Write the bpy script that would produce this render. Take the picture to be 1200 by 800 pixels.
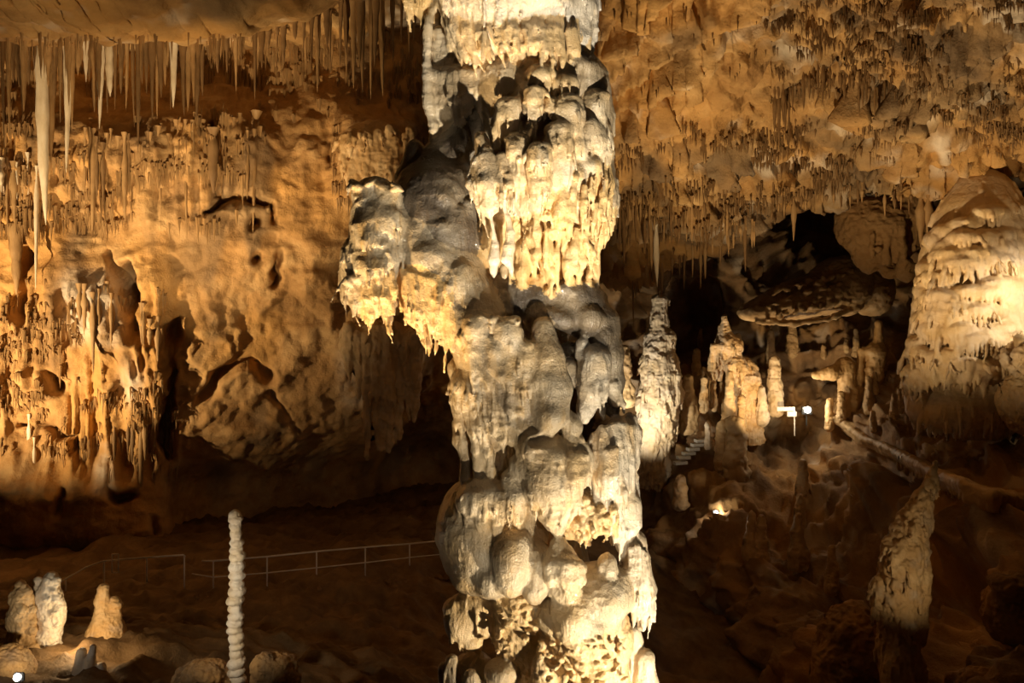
import bpy, math, random
import numpy as np
from mathutils import Vector
from mathutils.bvhtree import BVHTree

for o in list(bpy.data.objects):
    bpy.data.objects.remove(o)
SC = bpy.context.scene
COL = SC.collection
FPX, HOR = 1000.0, 330.0          # focal length in pixels, horizon row (1200x800 frame)


def W(u, v, Y):
    """pixel + forward distance (m) -> world point; the camera stands at the origin, looking along +Y"""
    return Vector(((u - 600.0) / FPX * Y, Y, (HOR - v) / FPX * Y))


# ------------------------------------------------------------------ camera, world, lights
cam_d = bpy.data.cameras.new('camera')
cam = bpy.data.objects.new('camera', cam_d)
COL.objects.link(cam)
cam_d.sensor_width = 36.0
cam_d.lens = FPX * 36.0 / 1200.0
cam_d.shift_y = -(400.0 - HOR) / 1200.0
cam_d.clip_end = 300
cam.rotation_euler = (math.pi / 2, 0, 0)
SC.camera = cam

world = bpy.data.worlds.new('cave_dark')
SC.world = world
world.use_nodes = True
world.node_tree.nodes['Background'].inputs[0].default_value = (1.0, 0.62, 0.32, 1)
world.node_tree.nodes['Background'].inputs[1].default_value = 0.0012

SC.view_settings.view_transform = 'Standard'
SC.view_settings.look = 'None'
SC.view_settings.gamma = 1.0
SC.view_settings.exposure = 0.0
SC.view_settings.use_curve_mapping = False


def spot(name, loc, target, power, color, angle=90, blend=0.6, size=0.12):
    d = bpy.data.lights.new(name, 'SPOT')
    d.energy = power
    d.color = color
    d.spot_size = math.radians(angle)
    d.spot_blend = blend
    d.shadow_soft_size = size
    o = bpy.data.objects.new(name, d)
    COL.objects.link(o)
    o.location = loc
    o.rotation_euler = (Vector(target) - Vector(loc)).to_track_quat('-Z', 'Y').to_euler()
    return o


def point(name, loc, power, color, size=0.1):
    d = bpy.data.lights.new(name, 'POINT')
    d.energy = power
    d.color = color
    d.shadow_soft_size = size
    o = bpy.data.objects.new(name, d)
    COL.objects.link(o)
    o.location = loc
    return o


WARM = (1.0, 0.70, 0.36)
AMBER = (1.0, 0.60, 0.24)
CREAM = (1.0, 0.84, 0.60)
WHITE = (1.0, 0.93, 0.82)
# column lamps and a fill
spot('column_lamp_right', (1.9, 6.0, -4.3), (0.7, 7.6, -2.9), 560, CREAM, 80, .8, .05)
spot('column_lamp_low_front', (1.1, 4.4, -4.6), (0.3, 7.5, -0.6), 600, CREAM, 50, .9, .06)
spot('column_lamp_high_front', (1.4, 3.4, -3.8), (0.25, 7.5, 2.0), 3000, (1.0, 0.88, 0.68), 36, .9, .06)
spot('column_lamp_left', (-2.6, 6.1, -4.6), (-1.1, 7.6, 0.9), 2600, WARM, 40, .9, .06)
spot('viewpoint_fill', (2.2, 1.0, -0.8), (0.3, 8, -0.5), 55, (1.0, 0.88, 0.72), 50, .8, .2)  # weak unseen fill, added on the viewer's side of the column
# left wall
spot('left_wall_lamp', (-23.0, 24.0, -7.0), (-18.0, 34.5, -0.6), 17000, WARM, 75, .8, .15)
spot('middle_wall_lamp', (-13, 20, -8.5), (-11.0, 36, 2.2), 13500, WARM, 60, 1.0, .15)
spot('upper_wall_fill', (-9, 23, -8.0), (-12.5, 36, 9.0), 14000, WARM, 58, 1.0, .15)  # unseen extra spot, added to brighten the recess high on the wall
spot('lip_fill', (-9, 19, -6.0), (-12, 24.5, 8.5), 3000, WARM, 60, 1.0, .15)  # unseen spot added to lift the dark ceiling lip
# ceiling
spot('ceiling_lamp', (5.5, 25, -6.5), (10.0, 26, 6), 7500, WARM, 120, .8, .12)
spot('ceiling_lamp_right', (16, 22, -4), (17, 26, 5), 1500, WARM, 130, .9, .2)
# back chamber
spot('chamber_lamp_near_column', W(722, 548, 40), W(772, 450, 45), 2200, CREAM, 75, .8, .1)
spot('chamber_lamp', W(905, 520, 41), W(900, 330, 50), 1500, WARM, 100, .8, .15)
spot('mound_lamp', W(1320, 330, 25.0), W(1140, 390, 31), 1250, CREAM, 75, .8, .1)
spot('leaning_lamp', W(1160, 790, 14.8), W(1062, 640, 19), 200, WARM, 50, .8, .05)
# left foreground hill
spot('hill_lamp', W(15, 780, 13.6), W(60, 705, 16.5), 120, CREAM, 70, .8, .05)
point('candle_lamp', W(98, 742, 16.0), 40, WARM, .05)
spot('slender_lamp', W(160, 740, 12.0), W(277, 690, 15), 300, CREAM, 68, .8, .05)


# ------------------------------------------------------------------ numpy helpers
_rng = np.random.RandomState(11)
_TAB = _rng.rand(64, 64, 64).astype(np.float32) * 2 - 1
_JX = _rng.rand(64, 64, 64, 3).astype(np.float32)


def noise(P, s=1.0, seed=0):
    """smooth value noise, -1..1; s = 1/wavelength, a scalar or an xyz triple"""
    Q = np.asarray(P, dtype=np.float32) * np.asarray(s, dtype=np.float32) + seed * 17.37
    i = np.floor(Q).astype(np.int32)
    f = Q - i
    f = f * f * f * (f * (f * 6 - 15) + 10)
    a = i & 63
    b = (i + 1) & 63
    x0, y0, z0 = a[..., 0], a[..., 1], a[..., 2]
    x1, y1, z1 = b[..., 0], b[..., 1], b[..., 2]
    fx, fy, fz = f[..., 0], f[..., 1], f[..., 2]
    T = _TAB
    c00 = T[x0, y0, z0] * (1 - fx) + T[x1, y0, z0] * fx
    c10 = T[x0, y1, z0] * (1 - fx) + T[x1, y1, z0] * fx
    c01 = T[x0, y0, z1] * (1 - fx) + T[x1, y0, z1] * fx
    c11 = T[x0, y1, z1] * (1 - fx) + T[x1, y1, z1] * fx
    return (c00 * (1 - fy) + c10 * fy) * (1 - fz) + (c01 * (1 - fy) + c11 * fy) * fz


def fbm(P, s=1.0, octaves=4, seed=0, gain=0.5):
    s = np.asarray(s, dtype=np.float32)
    t, a, n = 0.0, 1.0, 0.0
    for k in range(octaves):
        t = t + a * noise(P, s, seed + k * 3)
        n += a
        a *= gain
        s = s * 2.03
    return t / n


def ridge(P, s=1.0, octaves=3, seed=0, gain=0.5):
    s = np.asarray(s, dtype=np.float32)
    t, a, n = 0.0, 1.0, 0.0
    for k in range(octaves):
        t = t + a * (1 - 2.2 * np.abs(noise(P, s, seed + k * 5)))
        n += a
        a *= gain
        s = s * 2.07
    return t / n


def worley(P, s=1.0, seed=0):
    """F1, F2 and a per-cell random value"""
    Q = np.asarray(P, dtype=np.float32) * np.asarray(s, dtype=np.float32) + seed * 7.77
    i = np.floor(Q).astype(np.int32)
    f = Q - i
    f1 = np.full(Q.shape[:-1], 9.0, np.float32)
    f2 = np.full(Q.shape[:-1], 9.0, np.float32)
    val = np.zeros(Q.shape[:-1], np.float32)
    for dx in (-1, 0, 1):
        for dy in (-1, 0, 1):
            for dz in (-1, 0, 1):
                a = (i + np.array((dx, dy, dz))) & 63
                j = _JX[a[..., 0], a[..., 1], a[..., 2]]
                dd = np.sqrt((((np.array((dx, dy, dz), np.float32) + j) - f) ** 2).sum(-1))
                nearer = dd < f1
                f2 = np.where(nearer, f1, np.minimum(f2, dd))
                val = np.where(nearer, _TAB[a[..., 0], a[..., 1], a[..., 2]], val)
                f1 = np.where(nearer, dd, f1)
    return f1, f2, val


def sstep(a, b, x):
    t = np.clip((x - a) / (b - a), 0, 1)
    return t * t * (3 - 2 * t)


def poly_dist(U, V, pts):
    d = np.full(U.shape, 1e9, np.float32)
    for (ax, ay), (bx, by) in zip(pts[:-1], pts[1:]):
        vx, vy = bx - ax, by - ay
        t = np.clip(((U - ax) * vx + (V - ay) * vy) / (vx * vx + vy * vy + 1e-9), 0, 1)
        d = np.minimum(d, np.hypot(U - ax - t * vx, V - ay - t * vy))
    return d


def tps(ctrl):
    """thin-plate surface through (u, v, value) control points"""
    c = np.array(ctrl, dtype=np.float64)
    xy, z = c[:, :2] / 300.0, c[:, 2]
    n = len(c)
    r2 = ((xy[:, None] - xy[None]) ** 2).sum(-1)
    K = r2 * np.log(r2 + 1e-9) * 0.5 + np.eye(n) * 0.004
    Pm = np.hstack([np.ones((n, 1)), xy])
    A = np.zeros((n + 3, n + 3))
    A[:n, :n] = K
    A[:n, n:] = Pm
    A[n:, :n] = Pm.T
    w = np.linalg.solve(A, np.concatenate([z, np.zeros(3)]))

    def f(U, V):
        x, y = np.asarray(U) / 300.0, np.asarray(V) / 300.0
        t = w[n] + w[n + 1] * x + w[n + 2] * y
        for k in range(n):
            q = (x - xy[k, 0]) ** 2 + (y - xy[k, 1]) ** 2
            t = t + w[k] * q * np.log(q + 1e-9) * 0.5
        return t
    return f


# ------------------------------------------------------------------ materials
def rock_material(name, cols, scale, rough=0.75, bump=0.5, bscale=6.0, spec=0.3, tint=False, stretch=1.0, bdist=0.1, wet=False):
    m = bpy.data.materials.new(name)
    m.use_nodes = True
    nt = m.node_tree
    N, L = nt.nodes, nt.links
    b = N['Principled BSDF']
    b.inputs['Roughness'].default_value = rough
    b.inputs['Specular IOR Level'].default_value = spec
    tc = N.new('ShaderNodeTexCoord')
    mp = N.new('ShaderNodeMapping')
    mp.inputs['Scale'].default_value = (1, 1, stretch)
    L.new(tc.outputs['Object'], mp.inputs['Vector'])
    n1 = N.new('ShaderNodeTexNoise')
    n1.inputs['Scale'].default_value = scale
    n1.inputs['Detail'].default_value = 8
    n1.inputs['Roughness'].default_value = 0.65
    L.new(mp.outputs[0], n1.inputs['Vector'])
    cr = N.new('ShaderNodeValToRGB')
    el = cr.color_ramp.elements
    k = len(cols)
    while len(el) < k:
        el.new(0.5)
    for i, c in enumerate(cols):
        el[i].position = 0.30 + 0.40 * i / (k - 1)
        el[i].color = (*c, 1)
    L.new(n1.outputs['Fac'], cr.inputs['Fac'])
    out = cr.outputs['Color']
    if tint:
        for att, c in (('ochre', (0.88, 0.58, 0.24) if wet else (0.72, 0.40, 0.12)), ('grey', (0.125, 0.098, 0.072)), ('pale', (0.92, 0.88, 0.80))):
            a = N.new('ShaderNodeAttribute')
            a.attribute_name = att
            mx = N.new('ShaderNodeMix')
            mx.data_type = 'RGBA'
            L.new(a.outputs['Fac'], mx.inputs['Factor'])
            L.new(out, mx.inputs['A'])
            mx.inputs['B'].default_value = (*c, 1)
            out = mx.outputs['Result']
    L.new(out, b.inputs['Base Color'])
    n2 = N.new('ShaderNodeTexNoise')
    n2.inputs['Scale'].default_value = bscale
    n2.inputs['Detail'].default_value = 6
    n2.inputs['Roughness'].default_value = 0.7
    L.new(mp.outputs[0], n2.inputs['Vector'])
    prev = None
    if wet:
        b.inputs['Coat Weight'].default_value = 0.8
        b.inputs['Coat Roughness'].default_value = 0.06
        mp2 = N.new('ShaderNodeMapping')
        mp2.inputs['Scale'].default_value = (1, 1, 0.18)
        L.new(tc.outputs['Object'], mp2.inputs['Vector'])
        n3 = N.new('ShaderNodeTexNoise')
        n3.inputs['Scale'].default_value = 22
        n3.inputs['Detail'].default_value = 4
        n3.inputs['Distortion'].default_value = 0.6
        L.new(mp2.outputs[0], n3.inputs['Vector'])
        b3 = N.new('ShaderNodeBump')
        b3.inputs['Strength'].default_value = 0.55
        b3.inputs['Distance'].default_value = 0.035
        L.new(n3.outputs['Fac'], b3.inputs['Height'])
        n4 = N.new('ShaderNodeTexNoise')
        n4.inputs['Scale'].default_value = 75
        n4.inputs['Detail'].default_value = 3
        L.new(tc.outputs['Object'], n4.inputs['Vector'])
        b4 = N.new('ShaderNodeBump')
        b4.inputs['Strength'].default_value = 0.6
        b4.inputs['Distance'].default_value = 0.012
        L.new(n4.outputs['Fac'], b4.inputs['Height'])
        L.new(b3.outputs[0], b4.inputs['Normal'])
        prev = b4
    bp = N.new('ShaderNodeBump')
    if prev is not None:
        L.new(prev.outputs[0], bp.inputs['Normal'])
        L.new(bp.outputs[0], b.inputs['Coat Normal'])
    bp.inputs['Strength'].default_value = bump
    bp.inputs['Distance'].default_value = bdist
    L.new(n2.outputs['Fac'], bp.inputs['Height'])
    L.new(bp.outputs[0], b.inputs['Normal'])
    return m


def plain_material(name, col, rough=0.5, metal=0.0, emit=0.0, bump=0.15):
    m = bpy.data.materials.new(name)
    m.use_nodes = True
    nt = m.node_tree
    b = nt.nodes['Principled BSDF']
    b.inputs['Roughness'].default_value = rough
    b.inputs['Metallic'].default_value = metal
    n = nt.nodes.new('ShaderNodeTexNoise')
    n.inputs['Scale'].default_value = 9
    cr = nt.nodes.new('ShaderNodeValToRGB')
    cr.color_ramp.elements[0].position = 0.3
    cr.color_ramp.elements[1].position = 0.7
    cr.color_ramp.elements[0].color = (*[c * 0.8 for c in col], 1)
    cr.color_ramp.elements[1].color = (*col, 1)
    nt.links.new(n.outputs['Fac'], cr.inputs['Fac'])
    nt.links.new(cr.outputs['Color'], b.inputs['Base Color'])
    if emit:
        b.inputs['Emission Color'].default_value = (*col, 1)
        b.inputs['Emission Strength'].default_value = emit
    return m


M = {}
M['wall'] = rock_material('ochre_cave_rock', [(0.22, 0.12, 0.045), (0.46, 0.27, 0.11), (0.62, 0.42, 0.21)], 0.55, 0.8, 0.7, 3.0, 0.25, True, 1.0, 0.16)
M['ceil'] = rock_material('golden_ceiling_rock', [(0.24, 0.13, 0.05), (0.44, 0.27, 0.11), (0.60, 0.41, 0.20)], 0.45, 0.8, 0.7, 3.0, 0.25, True, 1.0, 0.16)
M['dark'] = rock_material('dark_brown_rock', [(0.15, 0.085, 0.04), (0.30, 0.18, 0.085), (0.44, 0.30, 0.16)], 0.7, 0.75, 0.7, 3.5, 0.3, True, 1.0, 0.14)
M['floor'] = rock_material('cave_floor_earth', [(0.085, 0.05, 0.024), (0.19, 0.115, 0.052), (0.30, 0.19, 0.09)], 0.8, 0.7, 0.6, 4.0, 0.3, False, 1.0, 0.1)
M['col'] = rock_material('wet_cream_flowstone', [(0.58, 0.42, 0.24), (0.76, 0.62, 0.42), (0.86, 0.76, 0.60)], 2.6, 0.32, 0.45, 34.0, 0.5, True, 1.0, 0.025, True)
M['flow'] = rock_material('cream_flowstone', [(0.50, 0.36, 0.19), (0.66, 0.50, 0.29), (0.78, 0.66, 0.45)], 1.6, 0.5, 0.5, 9.0, 0.4, True, 1.0, 0.08)
M['tite'] = rock_material('brown_stalactite', [(0.20, 0.115, 0.045), (0.36, 0.22, 0.095), (0.50, 0.33, 0.16)], 1.3, 0.6, 0.4, 8.0, 0.4, False, 0.4, 0.06)
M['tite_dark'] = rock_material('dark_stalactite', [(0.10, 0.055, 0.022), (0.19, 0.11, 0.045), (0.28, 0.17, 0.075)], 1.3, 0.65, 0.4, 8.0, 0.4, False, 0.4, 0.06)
M['tite_pale'] = rock_material('pale_stalactite', [(0.60, 0.49, 0.34), (0.75, 0.65, 0.49), (0.86, 0.79, 0.66)], 2.0, 0.5, 0.4, 9.0, 0.4, False, 0.4, 0.05)
M['steel'] = plain_material('galvanised_steel', (0.9, 0.88, 0.84), 0.55, 0.0)
M['step'] = plain_material('pale_concrete_step', (0.62, 0.60, 0.55), 0.7)
M['board'] = plain_material('white_board', (0.85, 0.84, 0.80), 0.5)
M['black'] = plain_material('black_housing', (0.03, 0.03, 0.03), 0.4)
M['lamp'] = plain_material('lamp_glass', (1.0, 0.95, 0.85), 0.3, 0.0, 14.0)


# ------------------------------------------------------------------ object helpers
def mesh_np(name, verts, quads, smooth=True):
    me = bpy.data.meshes.new(name)
    nv, nf = len(verts), len(quads)
    k = quads.shape[1]
    me.vertices.add(nv)
    me.vertices.foreach_set('co', np.ascontiguousarray(verts, dtype=np.float32).ravel())
    me.loops.add(nf * k)
    me.loops.foreach_set('vertex_index', np.ascontiguousarray(quads, dtype=np.int32).ravel())
    me.polygons.add(nf)
    me.polygons.foreach_set('loop_start', np.arange(0, nf * k, k, dtype=np.int32))
    me.update(calc_edges=True)
    me.polygons.foreach_set('use_smooth', np.full(nf, smooth, dtype=bool))
    return me


def attr(me, name, vals):
    a = me.attributes.new(name, 'FLOAT', 'POINT')
    a.data.foreach_set('value', np.ascontiguousarray(vals, dtype=np.float32))


def link(name, me, mat=None, parent=None):
    o = bpy.data.objects.new(name, me)
    if mat is not None and me is not None and not me.materials:
        me.materials.append(mat)
    COL.objects.link(o)
    if parent is not None:
        o.parent = parent
    return o


def tag(o, label=None, cat=None, group=None, kind=None):
    if label:
        o['label'] = label
    if cat:
        o['category'] = cat
    if group:
        o['group'] = group
    if kind:
        o['kind'] = kind
    return o


def empty(name, loc, label, cat, group=None):
    o = bpy.data.objects.new(name, None)
    COL.objects.link(o)
    o.location = loc
    o.empty_display_size = 0.2
    return tag(o, label, cat, group)


def child_at(name, me, mat, parent):
    """mesh given in world coordinates, parented to an Empty that stands elsewhere"""
    o = link(name, me, mat, parent)
    o.matrix_parent_inverse = parent.matrix_world.inverted() if False else o.matrix_parent_inverse
    o.location = -parent.location
    return o


def grid_quads(nu, nv):
    i = np.arange(nu * nv).reshape(nu, nv)
    return np.stack([i[:-1, :-1], i[1:, :-1], i[1:, 1:], i[:-1, 1:]], -1).reshape(-1, 4)


def grid_normals(P):
    du = np.gradient(P, axis=0)
    dv = np.gradient(P, axis=1)
    n = np.cross(du, dv)
    n /= np.linalg.norm(n, axis=-1, keepdims=True) + 1e-9
    flip = (n * P).sum(-1, keepdims=True) > 0
    return np.where(flip, -n, n)


SHELLS = []


def sheet(name, u0, u1, v0, v1, step, ctrl, disp, mat, tints=None):
    U, V = np.meshgrid(np.arange(u0, u1 + step, step, dtype=np.float32),
                       np.arange(v0, v1 + step, step, dtype=np.float32), indexing='ij')
    Y = tps(ctrl)(U, V).astype(np.float32)
    P = np.stack([(U - 600) / FPX * Y, Y, (HOR - V) / FPX * Y], -1)
    Nn = grid_normals(P)
    d, flow = disp(P, U, V, Nn)
    P2 = P + Nn * d[..., None]
    q = grid_quads(*U.shape)
    me = mesh_np(name, P2.reshape(-1, 3), q[:, ::-1])
    if tints is not None:
        for k, a in tints(P2, U, V, d).items():
            attr(me, k, np.clip(a, 0, 1).ravel())
    o = link(name, me, mat)
    tag(o, kind='structure')
    SHELLS.append((P2.reshape(-1, 3), q))
    return o


# ------------------------------------------------------------------ implicit surfaces (smooth-blended solids meshed by surface nets)
class Solid:
    """primitives are given by pixel (u, v), a depth offset d and radii, all in pixels at distance D"""

    def __init__(self, D, u0, u1, v0, v1, d0, d1, h):
        self.D, self.h, self.s = D, h, D / FPX
        self.o = np.array((u0 - 600.0, d0, HOR - v1), np.float32)
        self.n = [int((u1 - u0) / h) + 2, int((d1 - d0) / h) + 2, int((v1 - v0) / h) + 2]
        self.F = np.full(self.n, 30.0, np.float32)
        self.G = np.zeros(self.n, np.int8)
        self.names = []
        self.g = 0

    def part(self, name):
        if name not in self.names:
            self.names.append(name)
        self.g = self.names.index(name)

    def pt(self, u, v, d):
        k = 1 + d / FPX
        return np.array(((u - 600.0) * k, d, (HOR - v) * k), np.float32)

    def box(self, lo, hi):
        a = np.maximum(np.floor((lo - self.o) / self.h).astype(int), 0)
        b = np.minimum(np.ceil((hi - self.o) / self.h).astype(int) + 1, self.n)
        if (b <= a).any():
            return None
        ax = [self.o[i] + np.arange(a[i], b[i], dtype=np.float32) * self.h for i in range(3)]
        sl = tuple(slice(a[i], b[i]) for i in range(3))
        return sl, ax[0][:, None, None], ax[1][None, :, None], ax[2][None, None, :]

    def blend(self, sl, dist, k, sub=False):
        f = self.F[sl]
        if sub:
            dist = -dist
            hh = np.clip(0.5 - 0.5 * (dist - f) / k, 0, 1) if k > 0 else (dist < f)
            # smooth max(f, dist)
            hh = np.clip(0.5 + 0.5 * (dist - f) / k, 0, 1)
            self.F[sl] = f * (1 - hh) + dist * hh + k * hh * (1 - hh)
            return
        g = self.G[sl]
        g[dist < f] = self.g
        hh = np.clip(0.5 + 0.5 * (f - dist) / k, 0, 1)
        self.F[sl] = f * (1 - hh) + dist * hh - k * hh * (1 - hh)

    def e(self, u, v, d, rx, rv, rd, k=6, rot=0.0, sub=False):
        c = self.pt(u, v, d)
        R = max(rx, rv, rd) + k + 6
        B = self.box(c - R, c + R)
        if B is None:
            return
        sl, X, Yy, Z = B
        X, Yy, Z = X - c[0], Yy - c[1], Z - c[2]
        if rot:
            cs, sn = math.cos(math.radians(rot)), math.sin(math.radians(rot))
            X, Z = X * cs + Z * sn, -X * sn + Z * cs
        k0 = np.sqrt((X / rx) ** 2 + (Yy / rd) ** 2 + (Z / rv) ** 2)
        k1 = np.sqrt((X / rx ** 2) ** 2 + (Yy / rd ** 2) ** 2 + (Z / rv ** 2) ** 2) + 1e-6
        self.blend(sl, k0 * (k0 - 1) / k1, k, sub)

    def c(self, pts, k=5, sub=False):
        """chain of tapering capsules through (u, v, d, r)"""
        for p, q in zip(pts[:-1], pts[1:]):
            a, b = self.pt(*p[:3]), self.pt(*q[:3])
            ra, rb = p[3], q[3]
            R = max(ra, rb) + k + 6
            B = self.box(np.minimum(a, b) - R, np.maximum(a, b) + R)
            if B is None:
                continue
            sl, X, Yy, Z = B
            v = b - a
            t = np.clip(((X - a[0]) * v[0] + (Yy - a[1]) * v[1] + (Z - a[2]) * v[2]) / (v @ v + 1e-6), 0, 1)
            dist = np.sqrt((X - a[0] - t * v[0]) ** 2 + (Yy - a[1] - t * v[1]) ** 2 + (Z - a[2] - t * v[2]) ** 2) - (ra + (rb - ra) * t)
            self.blend(sl, dist, k, sub)

    def mesh(self):
        F, h = self.F, self.h
        ins = F < 0
        nx, ny, nz = F.shape
        cnt = np.zeros((nx - 1, ny - 1, nz - 1), np.uint8)
        offs = [(i, j, k) for i in (0, 1) for j in (0, 1) for k in (0, 1)]
        for i, j, k in offs:
            cnt += ins[i:nx - 1 + i, j:ny - 1 + j, k:nz - 1 + k]
        cells = np.argwhere((cnt > 0) & (cnt < 8))
        key = (cells[:, 0].astype(np.int64) * ny + cells[:, 1]) * nz + cells[:, 2]
        acc = np.zeros((len(cells), 3), np.float32)
        num = np.zeros(len(cells), np.float32)
        val = {o: F[cells[:, 0] + o[0], cells[:, 1] + o[1], cells[:, 2] + o[2]] for o in offs}
        for o in offs:
            for ax in range(3):
                if o[ax] == 0:
                    p = list(o)
                    p[ax] = 1
                    p = tuple(p)
                    f0, f1 = val[o], val[p]
                    cr = (f0 < 0) != (f1 < 0)
                    t = np.where(cr, f0 / np.where(cr, f0 - f1, 1), 0)
                    pos = np.array(o, np.float32)[None] + np.zeros((len(cells), 3), np.float32)
                    pos[:, ax] = t
                    acc += np.where(cr[:, None], pos, 0)
                    num += cr
        verts = (cells + acc / num[:, None]) * h + self.o
        quads = []
        for ax in range(3):
            sh = [slice(0, None)] * 3
            a, b = [list(sh), list(sh)]
            a[ax] = slice(0, -1)
            b[ax] = slice(1, None)
            i0, i1 = ins[tuple(a)], ins[tuple(b)]
            e = np.argwhere(i0 != i1)
            o1, o2 = [(1, 2), (2, 0), (0, 1)][ax]
            e = e[(e[:, o1] > 0) & (e[:, o2] > 0) & (e[:, o1] < F.shape[o1] - 1) & (e[:, o2] < F.shape[o2] - 1)]
            flip = i0[e[:, 0], e[:, 1], e[:, 2]]
            ids = []
            for s1, s2 in ((-1, -1), (0, -1), (0, 0), (-1, 0)):
                c = e.copy()
                c[:, o1] += s1
                c[:, o2] += s2
                ids.append(np.searchsorted(key, (c[:, 0].astype(np.int64) * ny + c[:, 1]) * nz + c[:, 2]))
            q = np.stack(ids, -1)
            q = np.where(flip[:, None], q, q[:, ::-1])
            quads.append(q)
        quads = np.concatenate(quads)
        lab = self.G[cells[:, 0], cells[:, 1], cells[:, 2]]
        return verts, quads, lab

    def world(self, v):
        """pixel-unit local coordinates -> world metres"""
        return np.stack([v[:, 0] * self.s, self.D + v[:, 1] * self.s, v[:, 2] * self.s], -1)


def vnormals(v, q):
    fn = np.cross(v[q[:, 2]] - v[q[:, 0]], v[q[:, 3]] - v[q[:, 1]])
    n = np.zeros_like(v)
    for ax in range(3):
        for c in range(4):
            n[:, ax] += np.bincount(q[:, c], fn[:, ax], len(v))
    n /= np.linalg.norm(n, axis=1, keepdims=True) + 1e-9
    return n


def lapl(v, q, it=1, lam=0.5):
    e = np.concatenate([q[:, [0, 1]], q[:, [1, 2]], q[:, [2, 3]], q[:, [3, 0]]])
    deg = np.bincount(e[:, 0], minlength=len(v)) + np.bincount(e[:, 1], minlength=len(v))
    for _ in range(it):
        s = np.zeros_like(v)
        for ax in range(3):
            s[:, ax] = np.bincount(e[:, 0], v[e[:, 1], ax], len(v)) + np.bincount(e[:, 1], v[e[:, 0], ax], len(v))
        v = v + lam * (s / np.maximum(deg, 1)[:, None] - v)
    return v


def enrich(S, nribs, ndrips, seed=1, rib_len=(10, 36), rib_r=(1.4, 2.8), drip_len=(5, 15), drip_r=(1.4, 2.8), skip=(), keep_out=()):
    """rivulet ribs running down the faces and small drips under the overhangs"""
    v, q, lab = S.mesh()
    n = vnormals(v, q)
    R = np.random.RandomState(seed)
    ok = (n[:, 1] < .25) & ~np.isin(lab, [S.names.index(x) for x in skip if x in S.names])
    pu, pv = v[:, 0] / (1 + v[:, 1] / FPX) + 600, HOR - v[:, 2] / (1 + v[:, 1] / FPX)
    for (cu, cv, ru, rv) in keep_out:
        ok &= ((pu - cu) / ru) ** 2 + ((pv - cv) / rv) ** 2 > 1

    def chain(a, b, c, ra, rb, rc, k):
        f = lambda p: (p[0] / (1 + p[1] / FPX) + 600, HOR - p[2] / (1 + p[1] / FPX), p[1])
        S.c([(*f(a), ra), (*f(b), rb), (*f(c), rc)], k)
    face = np.where(ok & (np.abs(n[:, 2]) < .6))[0]
    for i in R.choice(face, min(nribs, len(face)), replace=False):
        nn = n[i]
        t = np.array((0, 0, -1.0)) + nn * nn[2]
        t /= np.linalg.norm(t) + 1e-6
        L, r = R.uniform(*rib_len), R.uniform(*rib_r)
        p = v[i] - nn * r * .25
        S.g = int(lab[i])
        chain(p, p + t * L * .5 + nn * r * .35, p + t * L, r * .6, r, r * .5, r * .9)
    under = np.where(ok & (n[:, 2] < -.35))[0]
    for i in R.choice(under, min(ndrips, len(under)), replace=False):
        L, r = R.uniform(*drip_len), R.uniform(*drip_r)
        p = v[i] - n[i] * r * .8
        S.g = int(lab[i])
        z = np.array((R.uniform(-.1, .1), 0, -1.0))
        chain(p, p + z * L * .5, p + z * (L + r), r * 1.3, r, r * .4, r)


def lighten(v, n, q, cell):
    """triangles, with the far side of a solid merged into a coarser net"""
    idx = np.arange(len(v))
    back = np.where((n[:, 1] > .4) & (v[:, 1] > cell * .4))[0]
    if len(back) == 0:
        back = np.array([0])
    key = np.floor(v[back] / cell).astype(np.int64)
    key -= key.min(0)
    k1 = (key[:, 0] * 4096 + key[:, 1]) * 4096 + key[:, 2]
    _, first, inv = np.unique(k1, return_index=True, return_inverse=True)
    idx[back] = back[first][inv]
    q = idx[q]
    t = np.concatenate([q[:, [0, 1, 2]], q[:, [0, 2, 3]]])
    return t[(t[:, 0] != t[:, 1]) & (t[:, 1] != t[:, 2]) & (t[:, 0] != t[:, 2])]


def build_parts(solid, verts, quads, lab, normals, tints, mat, parent, nest=None, origin=None):
    """cut one continuous surface into its named parts (shared normals keep the seams invisible)"""
    w = solid.world(verts)
    quads = lighten(verts, normals, quads, solid.h * 5)
    if origin is not None:
        w = w - np.array(origin, dtype=np.float32)
    fl = lab[quads[:, 0]]
    made = {}
    nest = nest or {}
    order = sorted(range(len(solid.names)), key=lambda g: solid.names[g].split('#')[0] in nest)
    for gi in order:
        nm = solid.names[gi].split('#')[0]
        q = quads[fl == gi]
        if len(q) < 6:
            continue
        used, inv = np.unique(q.ravel(), return_inverse=True)
        me = mesh_np(nm, w[used], inv.reshape(-1, 3))
        for k, a in tints.items():
            attr(me, k, np.clip(a[used], 0, 1))
        me.normals_split_custom_set_from_vertices(normals[used].tolist())
        o = link(nm, me, mat, made.get(nest.get(nm), parent))
        made.setdefault(nm, o)
    return made

# ------------------------------------------------------------------ the great column in the middle
def arc(x, cx, rx, rd, d0):
    return d0 - rd * math.sqrt(max(0.0, 1 - ((x - cx) / rx) ** 2))


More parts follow.
